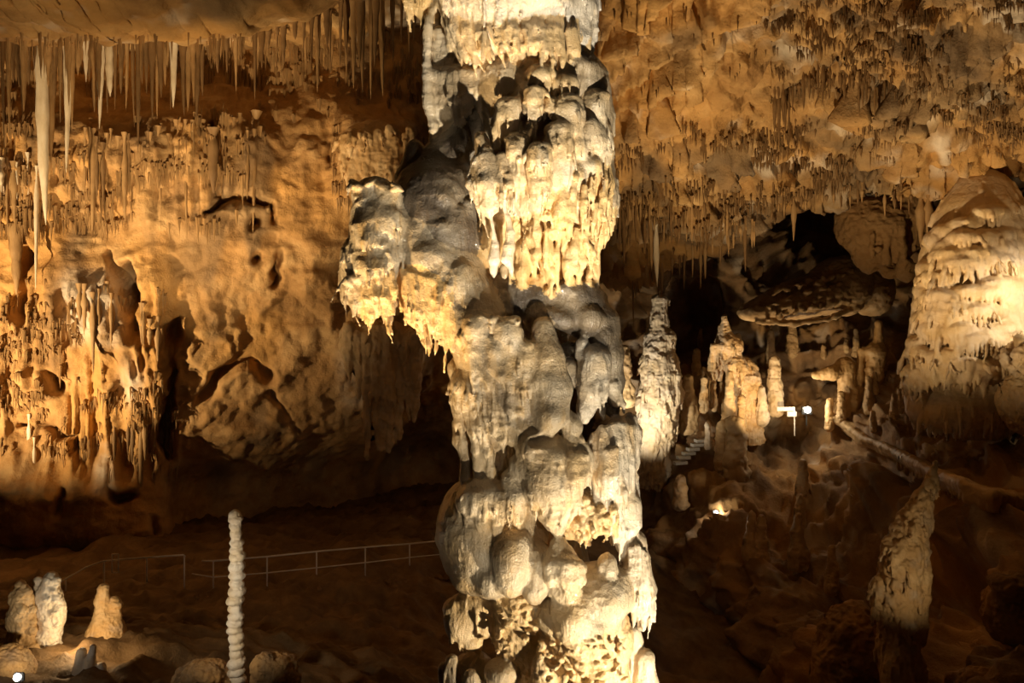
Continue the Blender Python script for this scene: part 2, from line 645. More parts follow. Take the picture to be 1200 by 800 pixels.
def build_column():
    rnd = random.Random(5)
    kc = [0]
    S = Solid(8.0, 385, 785, -90, 900, -150, 125, 1.6)
    S.part('core')

    def drips(pts, n, L, r, k=3, slant=0.0, jit=2.0, up=8):
        """row of hanging drips along a polyline of (u, v, d)"""
        seg = [math.dist(a, b) for a, b in zip(pts[:-1], pts[1:])]
        tot = sum(seg)
        for i in range(n):
            t = (i + 0.5 + rnd.uniform(-.3, .3)) / n * tot
            j = 0
            while j < len(seg) - 1 and t > seg[j]:
                t -= seg[j]
                j += 1
            a, b = pts[j], pts[j + 1]
            f = t / max(seg[j], 1e-6)
            u, v, d = [a[m] + (b[m] - a[m]) * f for m in range(3)]
            u += rnd.uniform(-jit, jit)
            l = L * rnd.uniform(.55, 1.25)
            rr = r * rnd.uniform(.75, 1.2)
            S.c([(u - slant * up, v - up, d + 2, rr * 1.2), (u + slant * l * .5, v + l * .45, d, rr), (u + slant * l, v + l, d + 1, rr * .38)], k)

    def flute_drape(pts_top, pts_bot, n, r, k=3.5):
        """ribbed drapery between an upper and a lower polyline with the same number of points"""
        m = len(pts_top) - 1
        n = max(3, int(n * .72))
        for i in range(n):
            t = (i + rnd.uniform(.25, .75)) / n * m
            j = min(int(t), m - 1)
            f = t - j
            a = [pts_top[j][x] + (pts_top[j + 1][x] - pts_top[j][x]) * f for x in range(3)]
            b = [pts_bot[j][x] + (pts_bot[j + 1][x] - pts_bot[j][x]) * f for x in range(3)]
            l = rnd.uniform(.8, 1.08)
            b = [a[x] + (b[x] - a[x]) * l for x in range(3)]
            rr = r * rnd.uniform(.7, 1.25)
            mid = [(a[x] * .45 + b[x] * .55) for x in range(3)]
            mid[2] -= rr * 1.0
            S.c([(a[0], a[1], a[2] + rr * .3, rr * .9), (*mid, rr), (*b, rr * .42)], k * .55)

    def knob(u, v, d, r, h, k=1.8, nub=7, taper=1.15, lean=0.0):
        """stubby stalagmite: rounded crown with a crumbly rim"""
        back = S.names[S.g]
        kc[0] += 1
        S.part({'stalagmite_knobs': 'stalagmite_knob', 'crusted_knobs': 'crusted_knob'}.get(back, back) + '#%d' % kc[0])
        S.c([(u, v + r * .85, d, r * .84), (u + lean * .4, v + h * .45, d - 2, r * .92), (u + lean, v + h, d + 3, r * taper)], k)
        S.e(u, v + r * .55, d + 1, r * .96, r * .55, r * .95, 2)
        for i in range(int(nub * 1.5)):
            a = rnd.uniform(0, 6.28)
            q = rnd.uniform(.2, .85)
            S.e(u + math.cos(a) * r * q, v + r * .22 + r * .4 * q * q, d + math.sin(a) * r * q, r * rnd.uniform(.16, .3), r * .16, r * rnd.uniform(.16, .3), 1.2)
        for i in range(nub):
            a = math.pi * (1.05 + .9 * (i + .5) / nub)
            uu = u + math.cos(a) * r * .82
            dd = d + math.sin(a) * r * .8
            vv = v + r * .62 + rnd.uniform(-2, 4)
            l = rnd.uniform(6, 15)
            S.c([(uu, vv, dd, r * .22), (uu + lean * .3, vv + l, dd - r * .05, r * .15), (uu + lean * .5, vv + l * 2, dd, r * .08)], 1.5)
        S.part(back)

    # ---- spine
    S.c([(600, -90, 10, 92), (602, 40, 10, 74), (610, 110, 15, 62), (628, 200, 15, 60), (632, 300, 25, 50), (622, 380, 50, 46),
         (620, 470, 48, 46), (632, 560, 18, 52), (635, 640, 30, 50), (650, 720, 15, 60), (655, 800, 10, 66), (660, 900, 10, 90)], 10)

    # ---- top tier
    S.part('upper_tier')
    S.c([(600, -95, 0, 100), (604, -10, -8, 88)], 10)
    S.e(612, 8, -18, 84, 36, 56, 10)
    S.e(612, 40, -8, 76, 34, 50, 8)
    S.e(668, 18, -24, 30, 46, 36, 8)
    S.e(560, -4, -36, 42, 22, 38, 8)
    S.e(625, 5, -58, 45, 16, 36, 8)
    S.e(672, 45, -28, 22, 24, 28, 6)
    S.e(684, 20, -10, 14, 50, 30, 6)
    top = [(512, 4, -14), (528, 0, -40), (558, 2, -58), (595, 4, -66), (630, 4, -68), (662, 0, -54), (690, 4, -30)]
    bot = [(537, 72, -28), (560, 72, -58), (582, 66, -76), (606, 58, -84), (636, 60, -86), (664, 68, -76), (690, 64, -46)]
    S.part('upper_drapery')
    flute_drape(top, bot, 34, 4.2, 3)
    flute_drape([(590, 35, -70), (630, 36, -78), (680, 36, -68)], [(596, 72, -62), (632, 70, -70), (684, 76, -58)], 15, 5, 3)
    flute_drape([(520, 24, -10), (545, 30, -40)], [(540, 78, -12), (566, 76, -42)], 7, 4, 4)
    # small hanging curtain on the upper left
    S.part('hanging_curtain')
    for (ua, va, ub, vb) in [(474, -20, 484, 25), (480, -20, 496, 33), (488, -20, 500, 30), (470, -30, 478, 12), (500, -20, 508, 26)]:
        S.c([(ua, va, -6, 5), ((ua + ub) / 2, (va + vb) / 2, -8, 4), (ub, vb, -8, 1.6)], 5)
    S.c([(478, -30, 0, 14), (500, -10, 0, 16), (520, -10, 0, 20)], 8)
    # tall thin curtain edge on the left
    S.part('curtain_edge')
    S.c([(513, 0, -12, 4.5), (502, 20, -12, 4.5), (500, 60, -12, 4.5), (500, 90, -12, 5.5), (502, 120, -10, 6.5), (508, 148, -8, 6), (506, 175, -4, 3)], 3)
    S.c([(515, 40, 0, 10), (518, 90, 5, 14), (522, 130, 5, 15), (522, 165, 8, 10)], 6)
    S.c([(530, 60, 8, 22), (535, 110, 8, 26), (535, 140, 5, 16)], 8)
    S.c([(505, 86, -10, 5), (525, 90, -16, 8), (548, 84, -20, 12)], 6)
    flute_drape([(524, 90, -24), (540, 84, -34), (560, 84, -40)], [(528, 142, -16), (545, 140, -24), (562, 128, -32)], 10, 4.5, 4)

    # ---- dome and knob cluster
    S.part('bulbous_dome')
    S.e(636, 104, -6, 70, 42, 66, 10)
    S.e(684, 94, -18, 26, 30, 40, 8)
    S.e(700, 110, -10, 16, 30, 30, 6)
    S.e(598, 92, -32, 34, 28, 34, 8)
    S.e(578, 108, -28, 16, 30, 24, 6)
    S.e(640, 82, -40, 40, 16, 30, 8)
    S.e(676, 80, -44, 22, 12, 26, 6)
    S.e(622, 115, -62, 20, 20, 22, 6)
    S.e(640, 180, -12, 66, 60, 50, 10)
    S.e(705, 140, -12, 14, 32, 26, 6)
    S.e(705, 185, -8, 13, 30, 26, 6)
    S.e(712, 225, -2, 11, 32, 26, 6)
    S.part('stalagmite_knobs')
    S.e(634, 88, -74, 17, 11, 15, 4)
    S.e(663, 98, -72, 16, 11, 14, 3)
    knob(596, 114, -72, 16, 50, lean=-3, taper=1.0)
    S.e(604, 125, -80, 9, 12, 8, 4)
    knob(626, 100, -88, 12, 42, lean=-2, taper=.9)
    knob(665, 110, -80, 16, 42, lean=1, taper=.95)
    knob(646, 114, -82, 7.5, 26, taper=.9)
    knob(698, 105, -50, 16, 46, lean=-2, taper=1.0)
    S.e(640, 150, -84, 12, 18, 18, 3, sub=True)
    S.e(618, 148, -86, 8, 14, 16, 3, sub=True)
    knob(656, 142, -86, 17, 66, lean=-2, nub=6, taper=1.0)
    knob(606, 156, -90, 14, 52, lean=1, taper=.95)
    knob(633, 167, -106, 13.5, 50, lean=0, nub=9, taper=.9)
    S.e(687, 158, -66, 12, 20, 14, 3, rot=-25)
    S.e(678, 172, -74, 10, 16, 14, 3, rot=20)
    S.e(697, 165, -58, 14, 22, 16, 3)
    S.e(711, 168, -38, 8, 26, 12, 4)
    S.c([(587, 182, -96, 4.5), (589, 200, -98, 5), (593, 222, -96, 5)], 3)
    S.c([(594, 206, -102, 4), (596, 216, -104, 4)], 2)
    S.c([(624, 205, -110, 4), (626, 216, -110, 4)], 2)
    S.c([(630, 210, -112, 3.5), (632, 220, -112, 3.5)], 2)
    S.e(604, 208, -86, 14, 12, 16, 6)
    S.e(690, 195, -66, 14, 12, 14, 4)
    S.e(676, 205, -72, 10, 14, 14, 4)
    S.e(640, 238, -54, 56, 24, 38, 10)

    # ---- grey plate with two fins
    S.part('grey_drape_plate')
    S.c([(563, 160, -72, 6), (568, 185, -88, 11), (572, 215, -92, 13), (573, 238, -90, 8), (572, 252, -88, 3)], 5)
    S.c([(567, 190, -82, 12), (580, 215, -92, 11), (588, 232, -90, 7)], 5)
    S.c([(560, 190, -80, 8), (556, 215, -82, 7), (566, 240, -84, 6)], 5)
    S.c([(563, 162, -86, 4.5), (566, 175, -90, 5)], 2)
    S.part('fin#1')
    S.c([(571, 238, -92, 3.2), (577, 262, -92, 2.6), (580, 285, -90, 3.2), (579, 305, -90, 5), (579, 318, -90, 4.2), (579, 325, -90, 2)], 2.5)
    S.part('fin#2')
    S.c([(588, 232, -92, 3), (595, 255, -93, 2.4), (598, 272, -93, 4), (597, 290, -93, 6), (595, 303, -93, 6), (599, 316, -92, 3), (600, 324, -92, 1.5)], 2.5)
    S.part('grey_drape_plate')
    S.c([(591, 312, -84, 4), (591, 324, -84, 3)], 2)

    # ---- golden fluted bell
    S.part('golden_bell')
    S.c([(652, 218, -18, 64), (652, 255, -18, 56), (650, 290, -14, 45), (652, 322, -12, 37)], 8)
    S.c([(585, 250, -38, 26), (580, 290, -36, 22), (580, 308, -30, 16)], 8)
    S.e(708, 240, -4, 14, 34, 22, 6)
    bx, bw = 655, 64
    for (ya, yb, n, r, rx, rd) in [(212, 256, 15, 4.2, 70, 68), (238, 284, 15, 4.2, 66, 66), (264, 308, 13, 4.2, 56, 58), (286, 338, 11, 4.2, 48, 52)]:
        for i in range(n):
            r = 4.2 * rnd.choice((.6, .8, 1.0, 1.35))
            x = bx - rx + 2 * rx * (i + .5 + rnd.uniform(-.45, .45)) / n
            if x < 598 and ya > 230:
                continue
            d = arc(x, bx, rx + 2, rd, -22)
            j = rnd.uniform(-15, 13)
            sl = (bx - x) * .10
            S.c([(x, ya + j, d, r * .8), (x + sl * .6, (ya + yb) / 2 + j, d - 2, r * rnd.uniform(.8, 1.2)), (x + sl, yb + j + rnd.uniform(-6, 6), d + 3, r * .5)], 1.8)
            if rnd.random() < .5:
                S.e(x + sl, yb + j, d + 3, r * 1.15, r * 1.2, r * 1.1, 2)
    # bottom rim of the bell
    for (u, v, d, r, l) in [(637, 312, -58, 5, 20), (612, 305, -66, 8, 26), (655, 322, -52, 4, 16), (668, 325, -45, 4, 16), (678, 328, -38, 5, 18), (687, 322, -24, 5, 25), (648, 318, -56, 3.5, 14), (562, 290, -52, 5, 24), (602, 305, -60, 4, 18)]:
        S.c([(u, v - 12, d + 2, r * 1.2), (u, v + l * .5, d, r), (u, v + l, d, r * .6)], 4)
    S.e(627, 268, -76, 10, 8, 9, 3)
    S.e(650, 270, -80, 9, 9, 8, 3)
    S.c([(620, 280, -78, 6), (640, 300, -72, 5), (637, 325, -66, 4)], 4)
    S.c([(655, 280, -72, 4), (645, 305, -68, 4), (638, 326, -66, 5)], 4)

    # ---- sloping shoulder and left lobe
    S.part('shoulder')
    S.c([(570, 130, 0, 20), (548, 165, 2, 24), (520, 195, 0, 30), (505, 225, -8, 38)], 8)
    S.e(487, 178, 14, 11, 14, 14, 4)
    S.c([(487, 180, 14, 12), (480, 210, 10, 18)], 6)
    S.e(508, 240, -20, 50, 48, 52, 12)
    S.e(524, 278, -34, 44, 44, 44, 10)
    S.c([(535, 220, -20, 28), (548, 260, -40, 16), (553, 280, -42, 8)], 6)
    S.e(520, 232, -62, 12, 12, 12, 5)
    S.e(500, 250, -62, 14, 12, 12, 5)
    S.e(517, 265, -70, 12, 9, 10, 4)
    S.e(540, 258, -60, 8, 16, 10, 4)
    for (u, v, d, l) in [(536, 262, -66, 30), (548, 255, -58, 40), (528, 250, -70, 14), (508, 262, -72, 10)]:
        S.c([(u, v - 14, d + 3, 6), (u, v + l * .4, d, 3.4), (u + 2, v + l, d + 2, 1.6)], 4)
    S.part('left_lobe')
    S.c([(440, 238, -60, 25), (444, 262, -62, 30), (436, 300, -58, 31), (434, 335, -52, 30)], 8)
    S.e(430, 228, -68, 17, 14, 17, 4)
    S.e(456, 232, -72, 14, 16, 15, 3)
    S.e(440, 218, -60, 18, 10, 16, 4)
    S.e(424, 248, -72, 12, 16, 13, 4)
    S.e(458, 262, -80, 12, 20, 12, 4)
    S.e(432, 270, -82, 18, 22, 14, 5)
    S.e(412, 305, -56, 13, 24, 22, 5)
    S.e(408, 330, -50, 10, 26, 20, 5)
    S.e(437, 312, -78, 22, 18, 18, 5)
    S.e(455, 300, -78, 12, 16, 14, 5)
    S.c([(415, 335, -70, 12), (425, 352, -66, 12), (436, 366, -62, 8)], 6)
    S.c([(445, 330, -76, 12), (452, 350, -70, 10), (456, 362, -66, 6)], 6)
    for i in range(22):
        S.e(rnd.uniform(416, 468), rnd.uniform(214, 262), -78 + rnd.uniform(-6, 4), rnd.uniform(6, 11), rnd.uniform(2.5, 4.5), 7, 3, rot=rnd.uniform(-40, 40))
    for i in range(16):
        S.e(rnd.uniform(408, 462), rnd.uniform(265, 330), -80 + rnd.uniform(-5, 6), rnd.uniform(5, 9), rnd.uniform(4, 9), 9, 2, rot=rnd.uniform(-40, 40))
    S.part('lobe_drapery')
    flute_drape([(408, 318, -72), (432, 318, -88), (462, 318, -86)], [(424, 378, -66), (440, 385, -76), (466, 360, -72)], 15, 4, 3)
    flute_drape([(400, 314, -58), (410, 330, -66)], [(414, 364, -58), (426, 376, -64)], 5, 4.2, 3)
    S.part('shoulder_drapery')
    S.c([(470, 320, -48, 20), (490, 345, -46, 18), (505, 370, -42, 12)], 8)
    S.c([(505, 320, -50, 30), (525, 355, -50, 22), (538, 395, -48, 12)], 8)
    flute_drape([(468, 316, -74), (490, 322, -80), (512, 330, -84)], [(474, 372, -68), (502, 404, -70), (530, 408, -72)], 15, 3.6, 3)
    flute_drape([(510, 335, -84), (525, 342, -86)], [(536, 416, -70), (548, 424, -76)], 9, 3.6, 3)
    S.c([(476, 350, -56, 8), (486, 376, -56, 5), (492, 384, -55, 3)], 4)
    S.c([(494, 365, -58, 9), (500, 392, -58, 6), (504, 405, -56, 3)], 4)

    # ---- diagonal arm
    S.part('diagonal_arm')
    S.c([(495, 285, -40, 38), (528, 325, -48, 36), (556, 375, -60, 34), (575, 415, -66, 36), (600, 455, -66, 36), (612, 500, -62, 34)], 10)
    S.e(505, 298, -74, 22, 14, 14, 6)
    S.e(540, 330, -80, 14, 22, 14, 6)
    S.e(462, 298, -60, 14, 16, 20, 5)
    S.part('crusted_knobs')
    for (u, v, d, r, h, ln) in [(560, 365, -92, 16, 40, 0), (593, 372, -94, 17, 45, 6), (615, 398, -98, 12, 44, 2), (577, 392, -100, 9, 40, 6)]:
        knob(u, v, d, r, h, 5, 8, 1.1, ln)
    for i in range(16):
        S.e(rnd.uniform(550, 608), rnd.uniform(371, 390), -102 + rnd.uniform(-3, 6), rnd.uniform(4, 8), rnd.uniform(3, 5), 6, 2, rot=rnd.uniform(-30, 30))
    S.c([(632, 424, -100, 8), (632, 445, -102, 10), (630, 465, -100, 8), (626, 490, -94, 4)], 4)
    S.c([(600, 402, -98, 8), (608, 440, -98, 9), (612, 470, -92, 8)], 5)
    flute_drape([(552, 400, -98), (585, 408, -104), (610, 420, -104)], [(578, 455, -90), (604, 474, -94), (620, 482, -96)], 12, 5, 4)

    for i in range(26):
        t = rnd.random()
        S.c([(545 + 60 * t + rnd.uniform(-14, 14), 395 + 85 * t, -96 + rnd.uniform(-3, 5), rnd.uniform(3, 6)), (550 + 60 * t + rnd.uniform(-12, 14), 412 + 90 * t, -98 + rnd.uniform(-3, 5), rnd.uniform(2, 4))], 2.2)

    # ---- arch on the right with the dark hollow under it
    S.part('arch')
    S.c([(585, 345, -30, 26), (625, 350, -38, 26), (668, 356, -40, 30), (700, 380, -38, 24), (712, 415, -34, 18), (716, 445, -26, 14), (718, 480, -22, 9)], 9)
    S.e(610, 338, -10, 44, 20, 50, 8)
    S.e(672, 350, -20, 38, 24, 46, 8)
    S.e(655, 372, -66, 20, 12, 14, 5, rot=-20)
    S.e(690, 372, -64, 16, 14, 14, 5, rot=-30)
    S.e(630, 372, -58, 16, 18, 16, 5)
    S.e(664, 340, -62, 14, 7, 12, 4, rot=-20)
    S.e(706, 395, -58, 11, 16, 10, 4, rot=-20)
    S.c([(590, 350, -60, 9), (593, 368, -66, 9)], 4)
    S.c([(640, 385, -50, 10), (636, 410, -50, 9), (634, 430, -50, 10)], 5)
    for i in range(9):
        S.e(675 + 34 * rnd.random(), 358 + 36 * rnd.random(), -66 + rnd.uniform(-3, 6), rnd.uniform(4, 8), rnd.uniform(4, 7), 6, 3)
    # hollow
    S.e(663, 432, -50, 24, 32, 64, 5, sub=True)
    S.e(678, 482, -50, 20, 24, 60, 5, sub=True)
    S.e(648, 402, -70, 16, 12, 40, 5, sub=True)
    S.e(668, 412, -34, 14, 12, 14, 4)
    S.part('arch_knob')
    knob(698, 406, -66, 17, 34, 4, 9, .95, -2)
    S.c([(697, 424, -66, 17), (694, 455, -68, 16), (688, 476, -66, 11), (685, 490, -66, 5)], 5)
    S.c([(683, 402, -66, 7), (682, 414, -66, 7)], 3)
    flute_drape([(684, 425, -78), (697, 425, -84), (710, 425, -76)], [(682, 482, -68), (688, 488, -72), (698, 476, -68)], 7, 3.2, 3)
    S.c([(667, 430, -52, 10), (675, 445, -54, 10)], 4)
    S.c([(705, 478, -48, 6), (707, 490, -48, 3)], 3)
    S.c([(717, 450, -40, 9), (722, 470, -38, 8)], 4)

    # ---- middle: grey pillar drape, left mass, dripping legs
    S.part('grey_pillar')
    S.c([(636, 385, -84, 13), (641, 420, -90, 18), (648, 455, -96, 20), (646, 485, -98, 18), (640, 500, -96, 11), (636, 512, -94, 5)], 6)
    S.c([(655, 480, -84, 9), (668, 495, -84, 9), (672, 520, -84, 10)], 5)
    S.c([(664, 490, -84, 7), (672, 500, -82, 8), (668, 512, -82, 5)], 4)
    S.part('middle_mass')
    S.e(562, 455, -52, 32, 32, 42, 9)
    S.e(585, 470, -62, 32, 34, 38, 9)
    S.e(534, 432, -44, 9, 14, 12, 4)
    S.e(550, 450, -78, 20, 16, 16, 6)
    S.e(580, 452, -88, 20, 12, 12, 6)
    S.e(590, 490, -84, 16, 12, 14, 5)
    S.e(605, 500, -70, 28, 24, 30, 8)
    S.c([(540, 455, -58, 11), (540, 480, -62, 9), (545, 500, -60, 4)], 5)
    S.e(592, 534, -100, 34, 26, 44, 6, sub=True)
    S.e(560, 530, -84, 20, 26, 30, 5, sub=True)
    S.part('dripping_leg#1')
    S.c([(552, 478, -70, 9), (556, 500, -70, 6), (560, 525, -68, 6), (562, 555, -66, 7)], 5)
    S.part('dripping_leg#2')
    S.c([(566, 480, -76, 8), (568, 505, -74, 5), (572, 530, -72, 5.5), (576, 560, -70, 7)], 5)
    S.part('dripping_leg#3')
    S.c([(536, 495, -48, 6), (540, 515, -52, 10), (548, 540, -54, 8), (546, 560, -54, 9)], 5)
    S.part('dripping_leg#4')
    S.c([(582, 490, -80, 8), (584, 508, -78, 4), (588, 520, -78, 3)], 5)
    S.part('middle_mass')
    drips([(586, 500, -88), (612, 512, -94)], 5, 26, 4.2, 3)
    drips([(560, 490, -78), (600, 500, -92)], 7, 14, 5, 4)
    for i in range(9):
        u = 566 + i * 6
        S.c([(u, 505 + rnd.uniform(-5, 5), -60, 3.5), (u + 8, 535, -62, 2.6), (u + 14, 558 + rnd.uniform(-5, 5), -66, 2)], 2)

    # ---- centre wedge running down to the point
    S.part('centre_wedge')
    S.c([(634, 522, -76, 22), (638, 540, -82, 28), (644, 570, -86, 26), (650, 600, -88, 15), (652, 618, -88, 7), (653, 628, -88, 2.5)], 8)
    S.e(625, 525, -98, 16, 18, 14, 6)
    S.e(640, 560, -102, 16, 18, 12, 6)
    S.e(612, 545, -80, 14, 14, 14, 5)
    S.e(640, 517, -112, 20, 7, 16, 3, sub=True)
    S.e(652, 590, -100, 9, 14, 8, 4)
    S.c([(598, 560, -78, 10), (604, 582, -82, 12), (606, 600, -82, 8), (607, 614, -80, 3)], 5)
    S.c([(595, 570, -78, 7), (596, 588, -80, 6)], 4)
    S.e(618, 592, -62, 12, 10, 12, 4)
    S.part('crystal_crust')
    for i in range(46):
        a = rnd.uniform(0, 6.28)
        q = rnd.random() ** .5
        S.e(673 + 13 * q * math.cos(a), 523 + 12 * q * math.sin(a), -94 + 8 * q + rnd.uniform(-2, 2), rnd.uniform(2, 3.6), rnd.uniform(2, 3.6), 3.2, 1.2)
    flute_drape([(656, 536, -96), (672, 532, -102), (690, 534, -96)], [(662, 568, -98), (676, 584, -102), (690, 576, -94)], 12, 3.6, 2.4)
    S.c([(672, 560, -92, 10), (672, 585, -92, 7), (671, 603, -90, 3)], 5)
    S.e(674, 540, -78, 20, 24, 20, 6)

    # ---- fluted block on the right
    S.part('fluted_block')
    S.c([(708, 522, -40, 18), (714, 545, -38, 26), (720, 585, -32, 24), (722, 612, -30, 16)], 8)
    S.e(728, 500, -34, 16, 12, 20, 5)
    S.c([(738, 490, -28, 8), (742, 505, -26, 9), (736, 540, -26, 14)], 5)
    flute_drape([(694, 514, -64), (706, 502, -72), (724, 496, -62), (741, 502, -42)], [(698, 596, -70), (710, 612, -76), (728, 612, -66), (740, 594, -46)], 19, 4.4, 2.6)
    flute_drape([(698, 520, -60), (738, 510, -46)], [(696, 560, -66), (744, 560, -44)], 8, 3.6, 2.6)
    flute_drape([(708, 530, -80), (724, 525, -76)], [(706, 588, -76), (722, 582, -74)], 5, 5, 3)
    S.c([(744, 556, -20, 5), (745, 580, -20, 4.5), (742, 605, -20, 4)], 3)
    S.c([(735, 590, -42, 15), (736, 612, -42, 14), (728, 640, -42, 8)], 5)
    S.c([(722, 600, -52, 10), (724, 630, -50, 8), (724, 644, -48, 5)], 4)
    S.c([(708, 605, -58, 8), (708, 630, -54, 7), (706, 640, -52, 4)], 4)
    S.c([(700, 625, -46, 6), (702, 640, -44, 4)], 4)
    # gap under the wedge, recess behind the dripping legs
    S.e(618, 630, -78, 34, 10, 34, 5, sub=True)
    S.part('honeycomb_underside')
    S.e(680, 600, -46, 44, 28, 34, 8)
    for i in range(50):
        x = rnd.uniform(646, 722)
        y = rnd.uniform(584, 628)
        if y > 632 - abs(x - 682) * .25:
            continue
        S.e(x, y, arc(x, 682, 60, 34, -48) + rnd.uniform(-3, 3), rnd.uniform(3, 6), rnd.uniform(3, 7), 6, 2, rot=rnd.uniform(-40, 40))

    # ---- lower shield on the left
    S.part('shield')
    S.e(577, 622, -36, 62, 64, 52, 10)
    S.e(545, 615, -34, 30, 48, 38, 8)
    S.e(556, 660, -44, 26, 34, 34, 8, rot=-30)
    S.c([(525, 600, -34, 8), (520, 630, -40, 7), (530, 662, -50, 8), (556, 690, -60, 7), (572, 697, -66, 5)], 5)
    S.part('shield_drapery')
    S.e(568, 585, -72, 32, 22, 22, 8)
    S.e(585, 596, -82, 18, 14, 14, 6)
    drips([(560, 600, -86), (592, 606, -90)], 5, 18, 4.6, 3)
    S.part('lower_lobes')
    S.e(598, 658, -84, 22, 36, 26, 7)
    S.e(608, 640, -80, 14, 16, 18, 6)
    S.e(632, 668, -74, 18, 30, 26, 7)
    S.e(626, 690, -84, 12, 16, 16, 5)
    S.e(575, 678, -66, 20, 22, 24, 7)
    S.part('pointed_cone')
    S.c([(653, 628, -88, 2.5), (655, 640, -88, 10), (658, 658, -88, 17), (661, 685, -86, 18)], 4)
    for (v, r) in [(646, 14), (652, 17), (660, 20)]:
        S.e(656, v, -89, r, 4.5, r, 4, rot=8)
    drips([(642, 672, -102), (662, 668, -108), (680, 672, -100)], 6, 20, 5.5, 4)
    # dark hollow right of the cone
    S.e(706, 650, -58, 20, 22, 34, 6, sub=True)
    S.e(672, 640, -50, 20, 9, 26, 4, sub=True)
    S.part('right_pillar')
    S.c([(744, 634, -36, 13), (747, 660, -38, 15), (751, 690, -38, 17), (754, 712, -36, 11), (752, 733, -34, 4)], 5)
    flute_drape([(734, 645, -54), (748, 640, -58), (759, 650, -48)], [(738, 715, -58), (752, 732, -56), (764, 712, -48)], 11, 3.4, 2.4)
    S.part('lower_bulge')
    S.e(700, 695, -52, 40, 34, 40, 8)
    S.e(712, 664, -66, 12, 16, 13, 5)
    S.e(722, 680, -54, 14, 16, 16, 5)
    S.e(670, 716, -78, 26, 28, 26, 8)
    S.e(668, 735, -92, 15, 18, 12, 6)
    S.e(690, 735, -76, 18, 18, 18, 6)
    S.e(712, 722, -64, 16, 20, 18, 6)
    S.e(643, 722, -72, 14, 18, 16, 6)
    S.part('honeycomb_base')
    S.c([(610, 700, -42, 34), (612, 735, -34, 34), (625, 770, -20, 44)], 8)
    S.c([(680, 735, -48, 46), (682, 790, -34, 50), (690, 880, -26, 66)], 8)
    S.e(722, 745, -44, 18, 30, 28, 6)
    S.e(702, 790, -72, 22, 26, 18, 6)
    for i in range(190):
        x = rnd.uniform(582, 738)
        y = rnd.uniform(702, 815)
        if (x < 630 and y > 765) or (x > 630 and y < 748):
            continue
        if x > 630:
            d = arc(x, 682, 66, 50, -46) - (4 if y < 760 else 0)
        else:
            d = arc(x, 612, 42, 36, -42)
        S.e(x, y, d + rnd.uniform(2.5, 5), rnd.uniform(2.2, 6.0), rnd.uniform(1.5, 2.8), 4.0, 2.5, rot=rnd.uniform(-35, 35))
    S.c([(640, 760, -70, 9), (636, 785, -72, 11), (640, 815, -72, 14)], 5)
    S.part('left_nub')
    S.e(546, 722, -24, 26, 26, 28, 6)
    S.c([(530, 712, -36, 11), (538, 735, -38, 13), (552, 752, -40, 9), (560, 758, -40, 5)], 4)
    S.c([(548, 700, -38, 12), (565, 705, -40, 14), (568, 735, -40, 12)], 5)
    S.c([(558, 752, -40, 8), (560, 764, -40, 3)], 3)
    S.part('left_foot')
    S.e(555, 810, -20, 32, 46, 36, 8)
    S.c([(529, 772, -48, 7), (530, 800, -46, 8), (530, 840, -40, 12)], 4)
    S.c([(521, 782, -40, 6), (522, 820, -38, 8)], 4)
    S.c([(552, 792, -56, 9), (556, 830, -50, 16)], 4)
    S.e(588, 788, -56, 20, 14, 20, 5)
    S.c([(588, 790, -56, 14), (585, 840, -48, 22)], 6)
    S.part('right_foot')
    S.c([(741, 742, -18, 10), (746, 770, -18, 11), (744, 830, -18, 14)], 4)
    S.c([(757, 772, -28, 11), (757, 800, -28, 13), (754, 850, -24, 18)], 4)

    enrich(S, 800, 300, 3, skip=('fin#1', 'fin#2', 'dripping_leg#1', 'dripping_leg#2', 'dripping_leg#3', 'dripping_leg#4', 'curtain_edge', 'pointed_cone', 'shield', 'grey_pillar', 'arch', 'shoulder', 'lower_lobes', 'lower_bulge', 'honeycomb_base'), drip_r=(1.2, 2.3), rib_r=(1.3, 2.4),
           keep_out=[(664, 432, 30, 38), (678, 482, 26, 28), (706, 650, 24, 26), (618, 630, 38, 14), (590, 534, 38, 30), (640, 516, 24, 10), (690, 740, 20, 20), (654, 625, 26, 34)])

    base = [nm.split('#')[0] for nm in S.names]

    def of(*names):
        return np.isin(lab, [k for k, b in enumerate(base) if b in names])
    v, q, lab = S.mesh()
    v = lapl(v, q, 1, .35)
    n = vnormals(v, q)
    # fine relief: vertical ribs, drip scallops, crumbs
    down = np.clip(.55 - n[:, 2], 0, 1)
    warp = v + 5 * np.stack([noise(v, 1 / 22., 91), noise(v, 1 / 22., 92), 0 * v[:, 0]], -1)
    f = ridge(warp, (1 / 9., 1 / 9., 1 / 60.), 2, 3)
    ribs = sstep(-.6, .3, noise(v, 1 / 60., 9)) * down
    crumb = np.abs(noise(v, 1 / 6., 21)) + .5 * np.abs(noise(v, 1 / 3., 23))
    cr_zone = sstep(.1, .6, noise(v, 1 / 45., 31))
    hard = of('honeycomb_base', 'honeycomb_underside') * 1.0
    for nm in ('honeycomb_base', 'honeycomb_underside'):
        cr_zone = np.where(of(nm), np.maximum(cr_zone, .75), cr_zone)
    smooth_zone = of('shield', 'shoulder', 'arch', 'lower_lobes', 'grey_pillar', 'fin')
    amp = np.where(smooth_zone, .45, 1.0)
    rip = np.where(of('curtain_edge'), .5 * noise(v, (1 / 30., 1 / 30., 1 / 4.), 44), 0)
    pits = np.clip(noise(v, 1 / 9., 97) - .35, 0, 1) * 5
    d = amp * (2.3 * f * ribs + (.9 + 1.6 * hard) * (.45 - crumb) * cr_zone - .25 * pits) + 2.2 * fbm(v, 1 / 26., 2, 5) + .9 * (.3 - np.abs(noise(v, 1 / 8., 99))) + rip
    v = v + n * d[:, None]
    n = vnormals(v, q)
